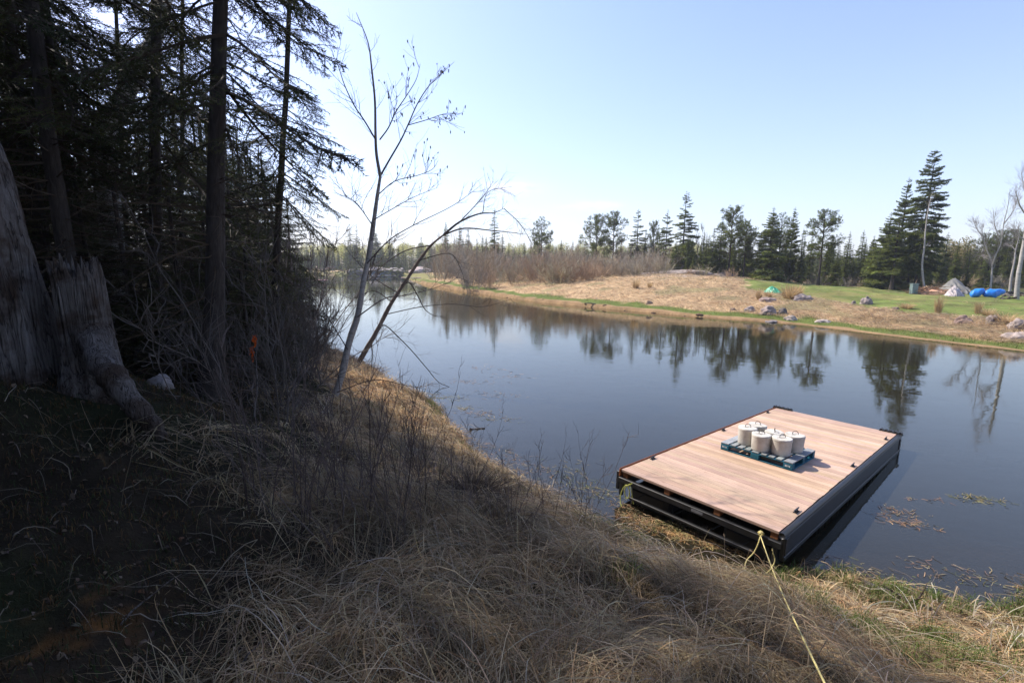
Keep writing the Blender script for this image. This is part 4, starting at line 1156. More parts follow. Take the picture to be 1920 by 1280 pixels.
# far thicket of red-brown willows
G10 = 'red-brown willow shrubs along the far bank'
for k in range(92):
    f = (k / 91); px = 880 + f * 380 + random.uniform(-8, 8); y = random.uniform(64, 96) * (1 - .12 * f)
    p = at_y(px, 500, y)
    top = at_y(px, random.uniform(448, 494) + 8 * f, y)[2]
    z = tz(p[0], y); shrub(WILLOW, (p[0], y, z), max(1.3, (top - z)), 'bare red-brown willow in the thicket on the far bank', G10, name='willow_shrub', w=random.uniform(.8, 1.2))
for k in range(44):
    px = 1020 + (k / 43) * 225 + random.uniform(-8, 8); y = random.uniform(58, 72); p = at_y(px, 500, y)
    shrub(WILLOW, (p[0], y, tz(p[0], y)), max(1.0, at_y(px, random.uniform(466, 500), y)[2] - tz(p[0], y)), 'bare red-brown willow in the thicket on the far bank', G10, name='willow_shrub', w=random.uniform(.8, 1.2))
G11 = 'tall bare alders at the point of the far bank'
for px, py, y in ((828, 436, 90), (845, 428, 92), (858, 440, 88), (872, 432, 92), (888, 446, 90), (815, 456, 94), (838, 450, 86), (866, 455, 86), (900, 455, 92), (850, 446, 96)):
    p = at_y(px, 500, y); z = tz(p[0], y); shrub(WILLOW, (p[0], y, z), at_y(px, py, y)[2] - z, 'tall bare grey-brown alder where the far bank meets the cove', G11, name='alder_shrub', w=.62)
lime = shrub_mesh(680, 1.0, 16, .6, (.25, .27, .05), r=.012, tw=12, n2=5, up=.5).mesh('twigs', M['twig'])
p = hit(1022, 523); p = np.array([*at_y(1022, 500, 74)[:2], 0]); shrub([lime], (p[0], 74, tz(p[0], 74)), 2.8, 'lime-green budding shrub in front of the red-brown willows', name='budding_shrub')
G12 = 'low brown shrubs on the far rise'
for px, y in ((1180, 66), (1215, 64), (1232, 66), (1160, 70), (1195, 62), (1120, 66), (1085, 70), (1050, 74), (1140, 64), (990, 72), (960, 78), (930, 82), (1010, 78), (1245, 70), (1100, 60), (1168, 60)):
    p = at_y(px, 500, y); shrub(WILLOW, (p[0], y, tz(p[0], y)), random.uniform(1.0, 2.3), 'low brown shrub at the front of the far thicket', G12, name='brown_shrub', w=1.1)
G13 = 'young undergrowth along the treeline'
for k in range(34):
    px = 1300 + k * 18 + random.uniform(-8, 8); y = random.uniform(56, 64); p = at_y(px, 500, y)
    if 1690 < px < 1900: y += 6; p = at_y(px, 500, y)
    shrub(WILLOW, (p[0], y, tz(p[0], y)), random.uniform(.9, 2.2), 'small brown shrub under the treeline behind the lawn', G13, name='brown_shrub', w=1.1)

def birch(pts, branches, y0, r0, r1, label, ntw, Lt, name='birch_tree', seed=1):
    g = np.random.default_rng(seed)
    x0, _ = pts[0]
    base = at_y(*pts[0], y0); base[2] = tz(base[0], y0) - .05
    t = thing(name, label, 'tree', base)
    P = skel(pts, y0, .6); P[0] = base; P = smooth(P) - base
    tb = MB(); limb(tb, P, r0, r1, 8, (1, 1, 1), g, .06)
    cb = MB()
    for b, r in branches:
        Q = smooth(skel(b, y0 + .3, random.uniform(-1.5, 1.5))) - base
        limb(tb, Q, r, .012, 6)
        twigs(g, cb, Q, ntw * 2, Lt, .009, up=.25, levels=2, col=(.34, .29, .26), n2=8, a=(.35, .8))
    twigs(g, cb, P, ntw * 2, Lt, .009, t0=.5, up=.25, levels=2, col=(.34, .29, .26), n2=8, a=(.35, .8))
    tb.build('trunk', M['birch'], t, True); cb.build('crown', M['twig'], t)
    return t
birch([(1734, 548), (1731, 525), (1729, 495), (1733, 465), (1735, 435), (1738, 408)], [([(1738, 408), (1742, 385), (1748, 362)], .04)], 52, .07, .045, 'white birch trunk leaning in front of the tallest spruce', 5, 1.0, seed=3)
birch([(1858, 540), (1859, 520), (1860, 500), (1858, 485)], [([(1858, 485), (1850, 468), (1843, 445), (1842, 430)], .05), ([(1860, 498), (1868, 476), (1877, 455), (1882, 420), (1890, 385), (1893, 360)], .05), ([(1858, 485), (1845, 478), (1838, 480)], .03), ([(1877, 455), (1866, 425), (1862, 395)], .05), ([(1882, 420), (1900, 395), (1908, 370)], .04), ([(1843, 445), (1832, 430), (1826, 415)], .03)], 50, .06, .045, 'forked white birch behind the blue tarps', 14, 1.5, seed=4)
birch([(1907, 555), (1909, 520), (1914, 490), (1921, 450), (1928, 410), (1934, 370), (1938, 330)], [([(1921, 450), (1908, 440), (1899, 432)], .05), ([(1928, 410), (1912, 385), (1905, 360)], .05), ([(1932, 380), (1920, 350), (1915, 320)], .04)], 42, .12, .06, 'thick white birch trunk in front of the pile of logs', 12, 1.5, seed=5)
birch([(1893, 548), (1896, 520), (1902, 490), (1904, 470)], [([(1904, 470), (1898, 462), (1892, 460)], .03), ([(1904, 470), (1910, 445), (1908, 425)], .04)], 55, .08, .05, 'thin pale birch stem between the forked and the thick birches', 6, 1.1, seed=6)
birch([(185, 310), (198, 262), (222, 205), (246, 155), (272, 112), (292, 70), (305, 20), (312, -40)], [], 10.8, .13, .09, 'pale leaning birch trunk crossing behind the bare spruce trunk', 8, .8, seed=7)
G14 = 'thin grey birches behind the far willows'
for px, pyt, y in ((1181, 452, 74), (1196, 458, 74), (1215, 470, 70), (1168, 462, 76), (1240, 462, 76), (1312, 415, 72)):
    p = at_y(px, 500, y); z = tz(p[0], y); shrub(BARE, (p[0], y, z), at_y(px, pyt, y)[2] - z, 'thin bare grey birch stem behind the far willows', G14, name='young_birch', w=.5, cat='tree')

# ------------------------------------------------------------------ stumps, logs and stones in the forest
def stump(name, label, loc, rings, seed, mat='dead_wood', sides=72, jag=.1, cat='stump', notch=None, slant=0.0, ridge=.07):
    """rings: (z, radius, dx, dy); split, grooved wood with a splintered top and a rotten core"""
    g = np.random.default_rng(seed); mb = MB()
    an = np.arange(sides) / sides * 2 * math.pi
    rg = np.array(rings); nz = 34
    zz = np.linspace(rg[0, 0], rg[-1, 0], nz)
    lob = sum(g.uniform(.02, .06) * np.cos(k * an + g.uniform(0, 6)) for k in (2, 3, 5))
    circ = np.stack([np.cos(an), np.sin(an)], -1) * 3
    top = g.normal(0, jag * .45, sides) + jag * 2.2 * (vnoise(circ + 50, 1.6, seed) - .5) + np.where(g.random(sides) < .08, jag * g.uniform(.5, 1.6, sides), 0) + slant * np.cos(an + .6)
    V = []
    for i, z in enumerate(zz):
        u = i / (nz - 1)
        r, dx, dy = [np.interp(z, rg[:, 0], rg[:, k]) for k in (1, 2, 3)]
        c1 = circ + np.array([z * .35, z * .2])
        gr = np.abs(vnoise(c1, 2.1, seed + 1) - .5) * 2; g2 = vnoise(circ * 2.3 + z * .25, 2.0, seed + 2)
        rr = r * (1 + lob + ridge * (1.4 * gr ** .6 - .8) + ridge * .7 * (g2 - .5) + .02 * (vnoise(circ * 2 + z * 9, 2, seed + 3) - .5))
        if notch:
            for a0, w, dep in notch: rr = rr * (1 - dep * np.exp(-(((an - a0 + math.pi) % (2 * math.pi) - math.pi) / w) ** 2) * np.clip(.25 + u, 0, 1))
        zt = z + top * max(0, (u - .72) / .28) ** 1.5
        V.append(np.stack([dx + rr * np.cos(an), dy + rr * np.sin(an), zt], -1))
    last = V[-1]; cx = np.array([rg[-1, 2], rg[-1, 3], 0])
    for f, dz in ((.82, -.03), (.6, -.2), (.25, -.3)):
        q = last.copy(); q[:, :2] = cx[:2] + (last[:, :2] - cx[:2]) * f; q[:, 2] = last[:, 2] * (f > .7) + (rg[-1, 0] + dz) * (f <= .7) + dz * (f > .7) + g.normal(0, jag * .2, sides); V.append(q)
    V = np.array(V); n = len(V)
    i = np.arange(n - 1)[:, None] * sides; s = np.arange(sides)[None]; s2 = (s + 1) % sides
    mb.add(V.reshape(-1, 3), np.stack([i + s, i + s2, i + sides + s2, i + sides + s], -1).reshape(-1, 4))
    cap = (n - 1) * sides; mb.t.append(np.array([[cap, cap + k, cap + k + 1] for k in range(1, sides - 1)]))
    o = mb.build(name, M[mat], None, True); o.location = loc
    return tag(o, label, cat)
yb = 4.5
pr = at_y(92, 600, yb); ztop = at_y(20, 268, yb)[2]; zg = tz(pr[0] - .5, yb)
rb = .84
xb = pr[0] - rb
H = ztop - zg
stump('tree_snag', 'tall weathered grey snag with a slanting broken top at the edge of the view', (xb, yb, zg - .3),
      [(0, .66, -.02, 0), (.5, .62, 0, 0), (1.0, .58, 0, 0), (1.5, .54, 0, 0), (H * .92 + .3, .46, -.01, 0), (H + .28, .44, -.02, 0)], 3, sides=120, jag=.10, slant=-.06, ridge=.12, notch=[(4.2, .35, .16), (5.6, .12, .12)])
yb = 4.85
pl, prr = at_y(104, 560, yb), at_y(188, 560, yb); zt = at_y(150, 500, yb)[2]
xc, rc = (pl[0] + prr[0]) / 2, (prr[0] - pl[0]) / 2
zg = tz(xc, yb)
st = stump('tree_stump', 'broken grey stump with a long root running down to the litter', (xc, yb, zg - .25),
           [(0, rc * 1.5, .1, -.1), (.25, rc * 1.3, .06, -.05), (.5, rc * 1.12, .02, 0), (.75, rc, .02, 0), (zt - zg + .1, rc * .96, 0, 0), (zt - zg + .24, rc * .95, -.02, 0)], 5, sides=110, jag=.09, ridge=.08, notch=[(3.75, .42, .6)])
mb = MB()
pts = [at_y(176, 630, yb - .12), at_y(188, 668, yb - .3), at_y(210, 705, yb - .45), at_y(245, 752, yb - .5), at_y(285, 795, yb - .5), at_y(306, 825, yb - .5)]
for q in pts[2:]: q[2] = max(q[2], tz(q[0], q[1]) - .06)
P = smooth(np.array(pts)) - np.array([xc, yb, zg - .25])
g = np.random.default_rng(4)
t = np.linspace(0, 1, len(P)); tubes(mb, P[None], ((.10 * (1 - t) ** .9 + .05) * g.uniform(.8, 1.2, len(t)))[None], 11, cap=True)
mb.build('root', M['dead_wood'], st, True)
p = hit(250, 655)
stump('tree_stump', 'small jagged reddish stump deeper in the forest shade', (p[0], p[1], p[2] - .1), [(0, .16, 0, 0), (.2, .13, 0, 0), (.4, .12, .01, 0), (.62, .1, .02, 0)], 8, sides=40, jag=.16)

def rock_mesh(seed, sx, sy, sz, flat=.35, freq=1.1, amp=.35, sub=4, tint=(1, 1, 1)):
    import bmesh
    bm = bmesh.new(); bmesh.ops.create_icosphere(bm, subdivisions=sub, radius=1)
    o = Vector((seed * 3.1, seed * 1.7, seed * .9))
    for v in bm.verts:
        d = v.co.copy(); n = mnoise.fractal(d * freq + o, 1.0, 2.0, 4) + .5 * (1 - 2 * abs(mnoise.noise(d * freq * 1.7 - o)))
        r = 1 + amp * (n - .2)
        v.co = d * r
        v.co.z = max(v.co.z, -flat)
        v.co.x *= sx; v.co.y *= sy; v.co.z *= sz
    bm.verts.ensure_lookup_table(); bm.verts.index_update()
    V = np.array([v.co for v in bm.verts]); T = np.array([[v.index for v in f.verts] for f in bm.faces]); bm.free()
    mb = MB(); mb.add(V, T, tint); return mb
def boulder(label, px, py, wpx, hpx, seed, tint=(1, 1, 1), rot=None, d=None, group=None, name='boulder', sink=.15):
    p = hit(px, py + hpx * .4) if d is None else np.array([*at_y(px, 500, d)[:2], 0])
    if d is not None: p[2] = tz(p[0], p[1])
    s = p[1] / F_PX
    w, h = wpx * s / 2, hpx * s
    o = rock_mesh(seed, w, w * .75, h * .8, tint=tint).build(name, M['rock'], None, True)
    o.location = (p[0], p[1] + w * .3, p[2] - sink * h + .2 * h); o.rotation_euler = (0, 0, random.uniform(-.5, .5) if rot is None else rot)
    return tag(o, label, 'rock', group)
for i, (px, py, w, h, l, tn) in enumerate((
        (1442, 582, 33, 17, 'largest flat-topped grey boulder by the green shore strip', (1.1, 1, .95)),
        (1468, 584, 16, 12, 'dark jagged boulder leaning on the largest flat-topped one', (.5, .5, .5)),
        (1406, 580, 20, 9, 'low grey boulder just left of the largest one', (1, .98, 1)),
        (1376, 580, 11, 6, 'small brown stone left of the low grey boulder', (.8, .7, .6)),
        (1442, 562, 30, 8, 'long flat pinkish boulder in the straw above the largest one', (1.1, .95, .9)),
        (1481, 553, 12, 11, 'pale rounded boulder inside the tall straw tuft', (1.1, 1.08, 1.05)),
        (1508, 558, 34, 13, 'broad grey boulder in the straw at the lawn edge', (1, .95, .93)),
        (1626, 565, 22, 15, 'rounded grey boulder at the middle of the lawn edge', (.95, .9, .88)),
        (1601, 568, 9, 8, 'small rounded stone beside the boulder at the middle of the lawn edge', (.9, .85, .82)),
        (1484, 597, 24, 10, 'pale flat stone in the green strip at the waterline', (1.25, 1.2, 1.1)),
        (1547, 602, 26, 7, 'flat whitish slab at the waterline', (1.3, 1.25, 1.2)),
        (1450, 603, 26, 5, 'wet flat slab awash at the waterline', (.7, .7, .72)),
        (1810, 600, 24, 16, 'reddish-brown boulder in the straw', (.85, .68, .6)),
        (1867, 600, 28, 18, 'dark rounded boulder right of the reddish-brown one', (.8, .74, .7)),
        (1912, 607, 30, 18, 'pale boulder behind the dry bushy tuft', (1.15, 1.08, 1.02)),
        (1914, 630, 44, 18, 'long pale boulder just above the waterline', (1.3, 1.22, 1.15)),
        (1680, 578, 14, 6, 'small brown stone sunk in the straw below the lawn', (.8, .66, .55)),
        (1635, 526, 30, 12, 'pale granite hump under the spruces', (1.5, 1.42, 1.3)),
        (1512, 524, 22, 12, 'brown granite ledge in the shade under the treeline', (.95, .85, .8)),
        (1218, 567, 12, 7, 'small brown stone above the green strip near the driftwood', (.7, .58, .48)),
        (295, 715, 44, 26, 'grey stone lying on the forest floor', (.95, .95, .95)))):
    boulder(l, px, py, w, h, 900 + i, tn)
outc = rock_mesh(950, 5.2, 3.2, .85, flat=.3, freq=.8, amp=.5, sub=5, tint=(1.0, .95, .88)).build('rock_outcrop', M['rock'], None, True)
p = at_y(1298, 515, 62); outc.location = (p[0], 62, tz(p[0], 62) - .25)
tag(outc, 'broad pale granite outcrop below the light-green spruces', 'rock')
G15 = 'small dark stones along the far waterline'
sm = rock_mesh(960, .16, .13, .11, sub=2, tint=(.42, .3, .2)).mesh('boulder', M['rock'], True)
for k in range(22):
    f = random.random(); q = FAR[5:][0]
    j = random.randrange(7, len(FAR) - 4); a, b = FAR[j - 1], FAR[j]; q = a + (b - a) * f + np.array([random.uniform(-.3, .3), random.uniform(-.2, .35)])
    o = link('waterline_stone', sm); s = random.uniform(.35, 1.2); o.scale = (s * 1.3, s, s * .8); o.location = (q[0], q[1], max(tz(*q), -.02)); o.rotation_euler = (0, 0, random.uniform(0, 6))
    tag(o, 'small dark stone in the mud of the far waterline', 'stone', G15)

# tall straw tufts on the far bank
def tuft_mesh(seed, n=220, H=1.0, spread=.35, cols=None, droop=.25, w=.02):
    g = np.random.default_rng(seed); mb = MB()
    a = g.uniform(0, 6.28, n); st = np.column_stack([np.cos(a), np.sin(a), 0 * a]) * g.random((n, 1)) * .22
    st[:, 2] = -.05
    d = np.stack([np.cos(a) * spread, np.sin(a) * spread, np.ones(n)], -1) + g.normal(0, .15, (n, 3))
    P = grow(g, st, d, H * g.uniform(.45, 1.05, n), 5, 0, .05, droop)
    strips(mb, P, np.full((n, 5), w) * np.array([1, 1, .9, .7, .3]), unit(np.stack([-np.sin(a), np.cos(a), 0 * a], -1)),
           palette_g(g, n, cols or [(.52, .37, .19), (.46, .32, .16), (.58, .43, .24)]))
    return mb.mesh('tuft', M['straw'])
for i, (px, py, h, w, l) in enumerate((
        (1423, 562, 20, .8, 'golden straw tuft standing left of the green tarp'), (1480, 560, 28, 1.3, 'tallest golden straw tuft beside the green tarp'), (1494, 558, 24, 1.0, 'straw tuft on the right of the tallest tuft'),
        (1758, 588, 32, .45, 'slender upright straw clump at the lawn edge'), (1833, 588, 22, .7, 'straw tuft at the lawn edge below the grey tarp'), (1850, 592, 16, 1.6, 'spreading straw tuft right of the one below the grey tarp'),
        (1192, 541, 18, 1.0, 'straw tuft alone on the dry slope below the willows'), (1218, 540, 12, 1.0, 'dark straw tuft beside the lone slope tuft'), (1885, 606, 22, 2.0, 'dry bushy brown tuft between the dark and the pale boulder'), (1700, 578, 12, 2.0, 'low wide straw tuft on the lawn edge'),
        (1440, 558, 14, 1.2, 'small brown tuft just under the green tarp'))):
    p = hit(px, py); s = p[1] / F_PX
    o = link('straw_tuft', tuft_mesh(700 + i, n=240, spread=.3 * w)); o.location = tuple(p); H = h * s * 1.15; o.scale = (H * max(w, .6), H * max(w, .6), H)
    tag(o, l, 'grass tuft')

def driftwood(label, a, b, r, seed, mat='dead_wood', name='driftwood', cat='log', za=.03, path=None, mid=.0):
    g = np.random.default_rng(seed)
    A, B = (hit(*a), hit(*b)) if path is None else path
    n = 7; P = np.array([A + (B - A) * t for t in np.linspace(0, 1, n)]) + g.normal(0, r * .5, (n, 3)); P[:, 2] += r * .6 + za + mid * np.sin(np.linspace(0, math.pi, n))
    mb = MB(); P = smooth(P) - A; t = np.linspace(0, 1, len(P))
    tubes(mb, P[None], (r * (1 - .55 * t) * g.uniform(.88, 1.12, len(t)))[None], 8, cap=True)
    for k in range(3):
        i = g.integers(4, len(P) - 3); d = g.normal(0, 1, 3); d[2] = abs(d[2])
        tubes(mb, grow(g, P[i][None], d[None], [r * g.uniform(3, 8)], 4, 0, .1), taper([r * .35], [r * .1], 1, 4), 5)
    o = mb.build(name, M[mat], None, True); o.location = tuple(A)
    return tag(o, label, cat)
driftwood('grey driftwood branch lying on the sunlit grass by the near water', (1620, 1101), (1752, 1152), .035, 1)
driftwood('short pale driftwood stick at the waterline in front of the raft', (1440, 1012), (1480, 1030), .02, 2)
driftwood('thin broken stick floating off the straw bank', (880, 808), (908, 806), .03, 3)
driftwood('low dark branch on the leaf litter beside the small stump', (285, 672), (350, 668), .03, 4)
driftwood('pale double straw stalk lying across the shaded grass', (440, 1278), (516, 1196), .006, 5, mid=.04)
driftwood('thin fallen twig on the dark mossy floor', (225, 1180), (340, 1085), .006, 6, mid=.02)
st = stump('broken_post', 'short dark stump with a side branch standing in the far shallows', tuple(at_z(1115, 577, -.05)), [(0, .13, 0, 0), (.2, .11, .01, 0), (.36, .1, .02, 0)], 12, sides=24, jag=.05)
mb = MB(); tubes(mb, np.array([[(0, 0, .34), (-.35, .05, .4), (-.85, .05, .41)]]), np.array([[.05, .05, .03]]), 6, (.35, .25, .17), cap=True); mb.build('branch', M['dead_wood'], st)

p = hit(884, 945); o = link('grass_tuft', tuft_mesh(760, n=1500, H=1.0, spread=.9, droop=1.5, w=.009, cols=[(.10, .075, .05), (.14, .105, .07), (.07, .052, .035)])); o.location = tuple(p); o.scale = (.75, .62, .62)
tag(o, 'dark rounded grass tussock in the hollow at the edge of the shaded bank', 'grass tuft')
# ------------------------------------------------------------------ the raft
ZD = 0.54
YAW, T1, T2 = -0.857, -0.002, -0.031
LEN, WID = 6.345, 2.423
e1 = unit(np.array([math.cos(YAW), math.sin(YAW), T1])); e2 = np.array([-math.sin(YAW), math.cos(YAW), T2])
e2 = unit(e2 - e1 * (e1 @ e2)); e3 = np.cross(e1, e2)
RO = np.array([1.788, 7.33, ZD])
RM = Matrix(((e1[0], e2[0], e3[0], RO[0]), (e1[1], e2[1], e3[1], RO[1]), (e1[2], e2[2], e3[2], RO[2]), (0, 0, 0, 1)))
def deck_xy(px, py, h=0.0):
    d = ray(px, py); t = ((RO + e3 * h - EYE) @ e3) / (d @ e3); q = EYE + d * t - RO
    return q @ e1, q @ e2
def on_deck(x, y, h=0.0): return RO + e1 * x + e2 * y + e3 * h
raft = thing('floating_dock', 'floating dock of new timber decking on black floats, moored at the near bank', 'dock')
raft.matrix_world = RM
def part(name, mb, mat, parent=None, smooth=False): return mb.build(name, M[mat] if isinstance(mat, str) else mat, parent or raft, smooth)
mb = MB(); g = np.random.default_rng(2)
nb = 46; bw = LEN / nb
for i in range(nb):
    v = g.uniform(.84, 1.1); c = np.array((v, v * g.uniform(.95, 1.03), v * g.uniform(.9, 1.06)))
    y0 = i * bw
    box(mb, .012 + g.uniform(-.004, .004), WID - .03 + g.uniform(-.006, .004), y0 + .0019, y0 + bw - .0019, -.036, g.uniform(-.0006, .0006), c, .001)
part('decking', mb, 'deck')
for x in (.03, .78, 1.55, WID - .13):
    mb = MB(); box(mb, x, x + .09, -.005 + .02, LEN - .02, -.125, -.038, (1, 1, 1), .004); part('joist', mb, 'joist')
mb = MB(); box(mb, -.032, -.002, -.01, LEN + .01, -.12, .006, (1, .8, .7), .005); part('edge_board', mb, 'joist')
def bar(y0, y1, z0, z1, x0=.05, x1=WID - .05):
    mb = MB(); box(mb, x0, x1, y0, y1, z0, z1, (1, 1, 1), .006); return mb
for y in (-.03, LEN - .04):
    part('top_beam', bar(y, y + .07, -.215, -.128, -.02, WID + .02), 'black_steel')
    part('bottom_rail', bar(y - .03, y + .03, -.41, -.37, .22, WID - .3), 'black_steel')
for x in (.0, WID / 2, WID - .08):
    for y in ((-.025, LEN - .035) if x != WID / 2 else (LEN - .035,)):
        mb = MB(); box(mb, x, x + .06, y, y + .05, -.42, -.216, (1, 1, 1), .004); part('post', mb, 'black_steel')
for x in (.3, .95, 1.5, 1.95):
    mb = MB(); tubes(mb, np.array([[(x, .0, -.4), (x + .2, .25, -.22)]]), np.array([[.008, .008]]), 6); part('brace', mb, 'black_steel')
# side skirts and rounded bumper rails along both long sides
mb = MB(); box(mb, WID + .0, WID + .045, .0, LEN, -.36, -.06, (1, 1, 1), .006)
box(mb, WID + .04, WID + .062, .0, LEN, -.36, -.30, (1, 1, 1), .006)
for y in (.02, LEN - .12): box(mb, WID + .04, WID + .06, y, y + .1, -.295, -.07, (1, 1, 1), .004)
part('side_skirt', mb, 'black')
mb = MB(); box(mb, -.085, -.036, .0, LEN, -.36, -.05, (1, 1, 1), .006); part('side_skirt', mb, 'black')
for x, r, z in ((WID + .012, .04, -.03),):
    mb = MB(); yy = np.linspace(-.02, LEN + .02, 12); tubes(mb, np.stack([x + 0 * yy, yy, z + 0 * yy], -1)[None], np.full((1, 12), r), 12, cap=True); part('bumper_rail', mb, 'black', smooth=True)
mb = MB(); box(mb, -.028, -.012, .0, LEN, .0065, .012, (.6, .5, .5)); part('rim_strip', mb, 'joist')
for y0 in (.12, 1.75, 3.35, 4.9):
    for x0 in (.1, WID - .78):
        mb = MB(); box(mb, x0, x0 + .68, y0, y0 + 1.3, -.80, -.26, (1, 1, 1), .06)
        for k in range(4): box(mb, x0 - .012, x0 + .692, y0 + .16 + k * .3, y0 + .22 + k * .3, -.74, -.3, (1, 1, 1), .01)
        part('float', mb, 'black')
def cleat():
    mb = MB()
    box(mb, -.03, .03, -.075, .075, 0, .012, (1, 1, 1), .004)
    for y in (-.035, .035): tubes(mb, np.array([[(0, y, .008), (0, y, .05)]]), np.array([[.016, .013]]), 8)
    yy = np.linspace(-.11, .11, 9)
    tubes(mb, np.stack([0 * yy, yy, .055 + .012 * np.abs(yy / .11) ** 2], -1)[None], (.017 - .009 * np.abs(yy / .11) ** 2)[None], 8, cap=True)
    return mb.mesh('cleat', M['black_steel'], True)
cm = cleat()
for px, py in ((1219, 858), (1350, 805), (1433, 772), (1667, 825), (1604, 875), (1501, 962)):
    x, y = deck_xy(px, py); o = link('cleat', cm, raft); o.location = (min(max(x, .06), WID - .09), y, .002); o.scale = (.8, .8, .6)
def bracket():
    mb = MB(); box(mb, -.05, .05, -.12, .12, 0, .02, (1, 1, 1), .005)
    for y in (-.08, 0, .08): tubes(mb, np.array([[(-.05, y, .03), (.05, y, .03)]]), np.array([[.03, .03]]), 10, cap=True)
    return mb.mesh('hinge_bracket', M['black_steel'], True)
bk = bracket()
for x, y, rz in ((.05, LEN + .01, 1.57), (.24, LEN + .01, 1.57), (WID - .05, LEN + .01, 1.57), (WID - .22, LEN + .01, 1.57)):
    o = link('hinge_bracket', bk, raft); o.location = (x, y, -.01); o.rotation_euler = (0, 0, rz)
mb = MB(); box(mb, 1.25, 1.42, -.034, -.0305, -.19, -.15, (1, 1, 1)); mb.build('maker_plate', plain('plate_grey', (.16, .16, .17), .5), raft)

# pallet on the raft
PX, PY, PYAW = .547, 2.272, -.021
pal = thing('pallet', 'blue wooden pallet standing on the dock', 'pallet')
pm = RM @ Matrix.Translation((PX, PY, .002)) @ Matrix.Rotation(PYAW, 4, 'Z')
pal.matrix_world = pm
PLx, PLy, PLh = 1.219, 1.016, .14
g = np.random.default_rng(8)
x = 0.0
ws = [.14, .09, .09, .09, .12, .09, .09, .09, .14]; gap = (PLx - sum(ws)) / (len(ws) - 1)
def worn(): v = g.uniform(.75, 1.15); return (v, v * g.uniform(.95, 1.05), v * g.uniform(.92, 1.05))
for wv in ws:
    mb = MB(); box(mb, x, x + wv, 0, PLy, PLh - .018, PLh + g.uniform(-.001, .001), worn(), .003)
    part('top_board', mb, 'pallet_worn', pal); x += wv + gap
for y0 in (0, PLy / 2 - .05, PLy - .1):
    mb = MB(); box(mb, .0, PLx, y0 + .002, y0 + .098, PLh - .038, PLh - .0185, worn(), .002); part('stringer_board', mb, 'pallet', pal)
    mb = MB(); box(mb, .0, PLx, y0 + .001, y0 + .099, 0, .018, worn(), .002); part('bottom_board', mb, 'pallet', pal)
    for x0, x1 in ((0, .145), (PLx / 2 - .07, PLx / 2 + .07), (PLx - .145, PLx)):
        mb = MB(); box(mb, x0 + .001, x1 - .001, y0 - .001, y0 + .101, .0185, PLh - .0385, worn(), .004); b = part('block', mb, 'pallet', pal)
for x0 in (0, PLx - .1):
    mb = MB(); box(mb, x0 + .001, x0 + .099, .1, PLy - .1, .0, .017, worn(), .002); part('bottom_board', mb, 'pallet', pal)
# faint whitish stencil marks on the two outer blocks and the near edge
wp = plain('stencil_white', (.5, .55, .58), .7, use_attr=False)
for x0 in (.03, PLx - .115):
    mb = MB(); yv = -.0025
    for dx, dz, w, h in ((0, .03, .016, .03), (.022, .03, .012, .03), (.04, .036, .02, .008), (.04, .05, .02, .008), (.066, .03, .014, .028)):
        mb.add([(x0 + dx, yv, .02 + dz), (x0 + dx + w, yv, .02 + dz), (x0 + dx + w, yv, .02 + dz + h), (x0 + dx, yv, .02 + dz + h)], [(0, 1, 2, 3)])
    mb.build('stencil_mark', wp, pal)

# concrete anchors cast in pails
BK = [(1402.5, 803, 'tall pale concrete anchor at the outer end of the pallet', 1.04), (1421, 796, 'concrete anchor at the far end behind the others', .98), (1428.7, 813.7, 'concrete anchor with a mossy rim, next to the outer end one on the near edge', .98),
      (1466.5, 821, 'concrete anchor nearest the front corner of the pallet', 1.0), (1454, 809, 'concrete anchor in the middle, almost hidden by the front ones', .96), (1489.4, 815, 'concrete anchor on the raised back side beside the open pallet end', 1.0)]
pos = []
pinv = pm.inverted()
for px, py, l, s in BK:
    x, y = deck_xy(px, py, PLh + .29); q = pinv @ (RM @ Vector((x, y, 0))); pos.append(np.array([q.x, q.y]))
pos = np.array(pos)
for _ in range(80):
    for i in range(6):
        for j in range(i):
            d = pos[i] - pos[j]; n = np.linalg.norm(d)
            if n < .32: pos[i] += d / n * (.32 - n) / 2; pos[j] -= d / n * (.32 - n) / 2
    pos = np.clip(pos, [.15, .15], [PLx - .15, PLy - .15])
g = np.random.default_rng(3)
for (px, py, l, s), (x, y) in zip(BK, pos):
    t = thing('concrete_anchor', l, 'anchor', group='concrete anchors cast in pails')
    t.matrix_world = pm @ Matrix.Translation((x, y, PLh + .002)) @ Matrix.Rotation(g.uniform(0, 6.28), 4, 'Z')
    mb = MB(); Hh = .295 * s
    prof = [(.0, 0), (.128, 0), (.136, .006), (.139, .02), (.147, Hh * .8), (.148, Hh * .82), (.1505, Hh * .84), (.151, Hh - .012), (.147, Hh - .002), (.138, Hh + .0), (.09, Hh - .004), (.0, Hh + .004)]
    sd = 48; an = np.arange(sd) / sd * 6.2832
    prof = [(r * 1.05, z) for r, z in prof]; V = np.stack([np.stack([r * np.cos(an) * (1 + .006 * np.sin(3 * an + z * 9)), r * np.sin(an), z + (.006 * np.sin(2 * an + s * 9) + g.normal(0, .0022, sd)) * (z > Hh * .9)], -1) for r, z in prof])
    i = np.arange(len(prof) - 1)[:, None] * sd; k = np.arange(sd)[None]; k2 = (k + 1) % sd
    mb.add(V.reshape(-1, 3), np.stack([i + k, i + k2, i + sd + k2, i + sd + k], -1).reshape(-1, 4))
    mb.build('body', M['concrete'], t, True)
    a = np.linspace(0, math.pi, 13); r = .045
    P = np.concatenate([[(-r, 0, Hh - .05)], np.stack([-r * np.cos(a), 0 * a, Hh + .018 + r * 1.1 * np.sin(a)], -1), [(r, 0, Hh - .05)]])
    mb = MB(); tubes(mb, P[None], np.full((1, len(P)), .0055), 8); mb.build('lifting_loop', M['steel_bar'], t, True)

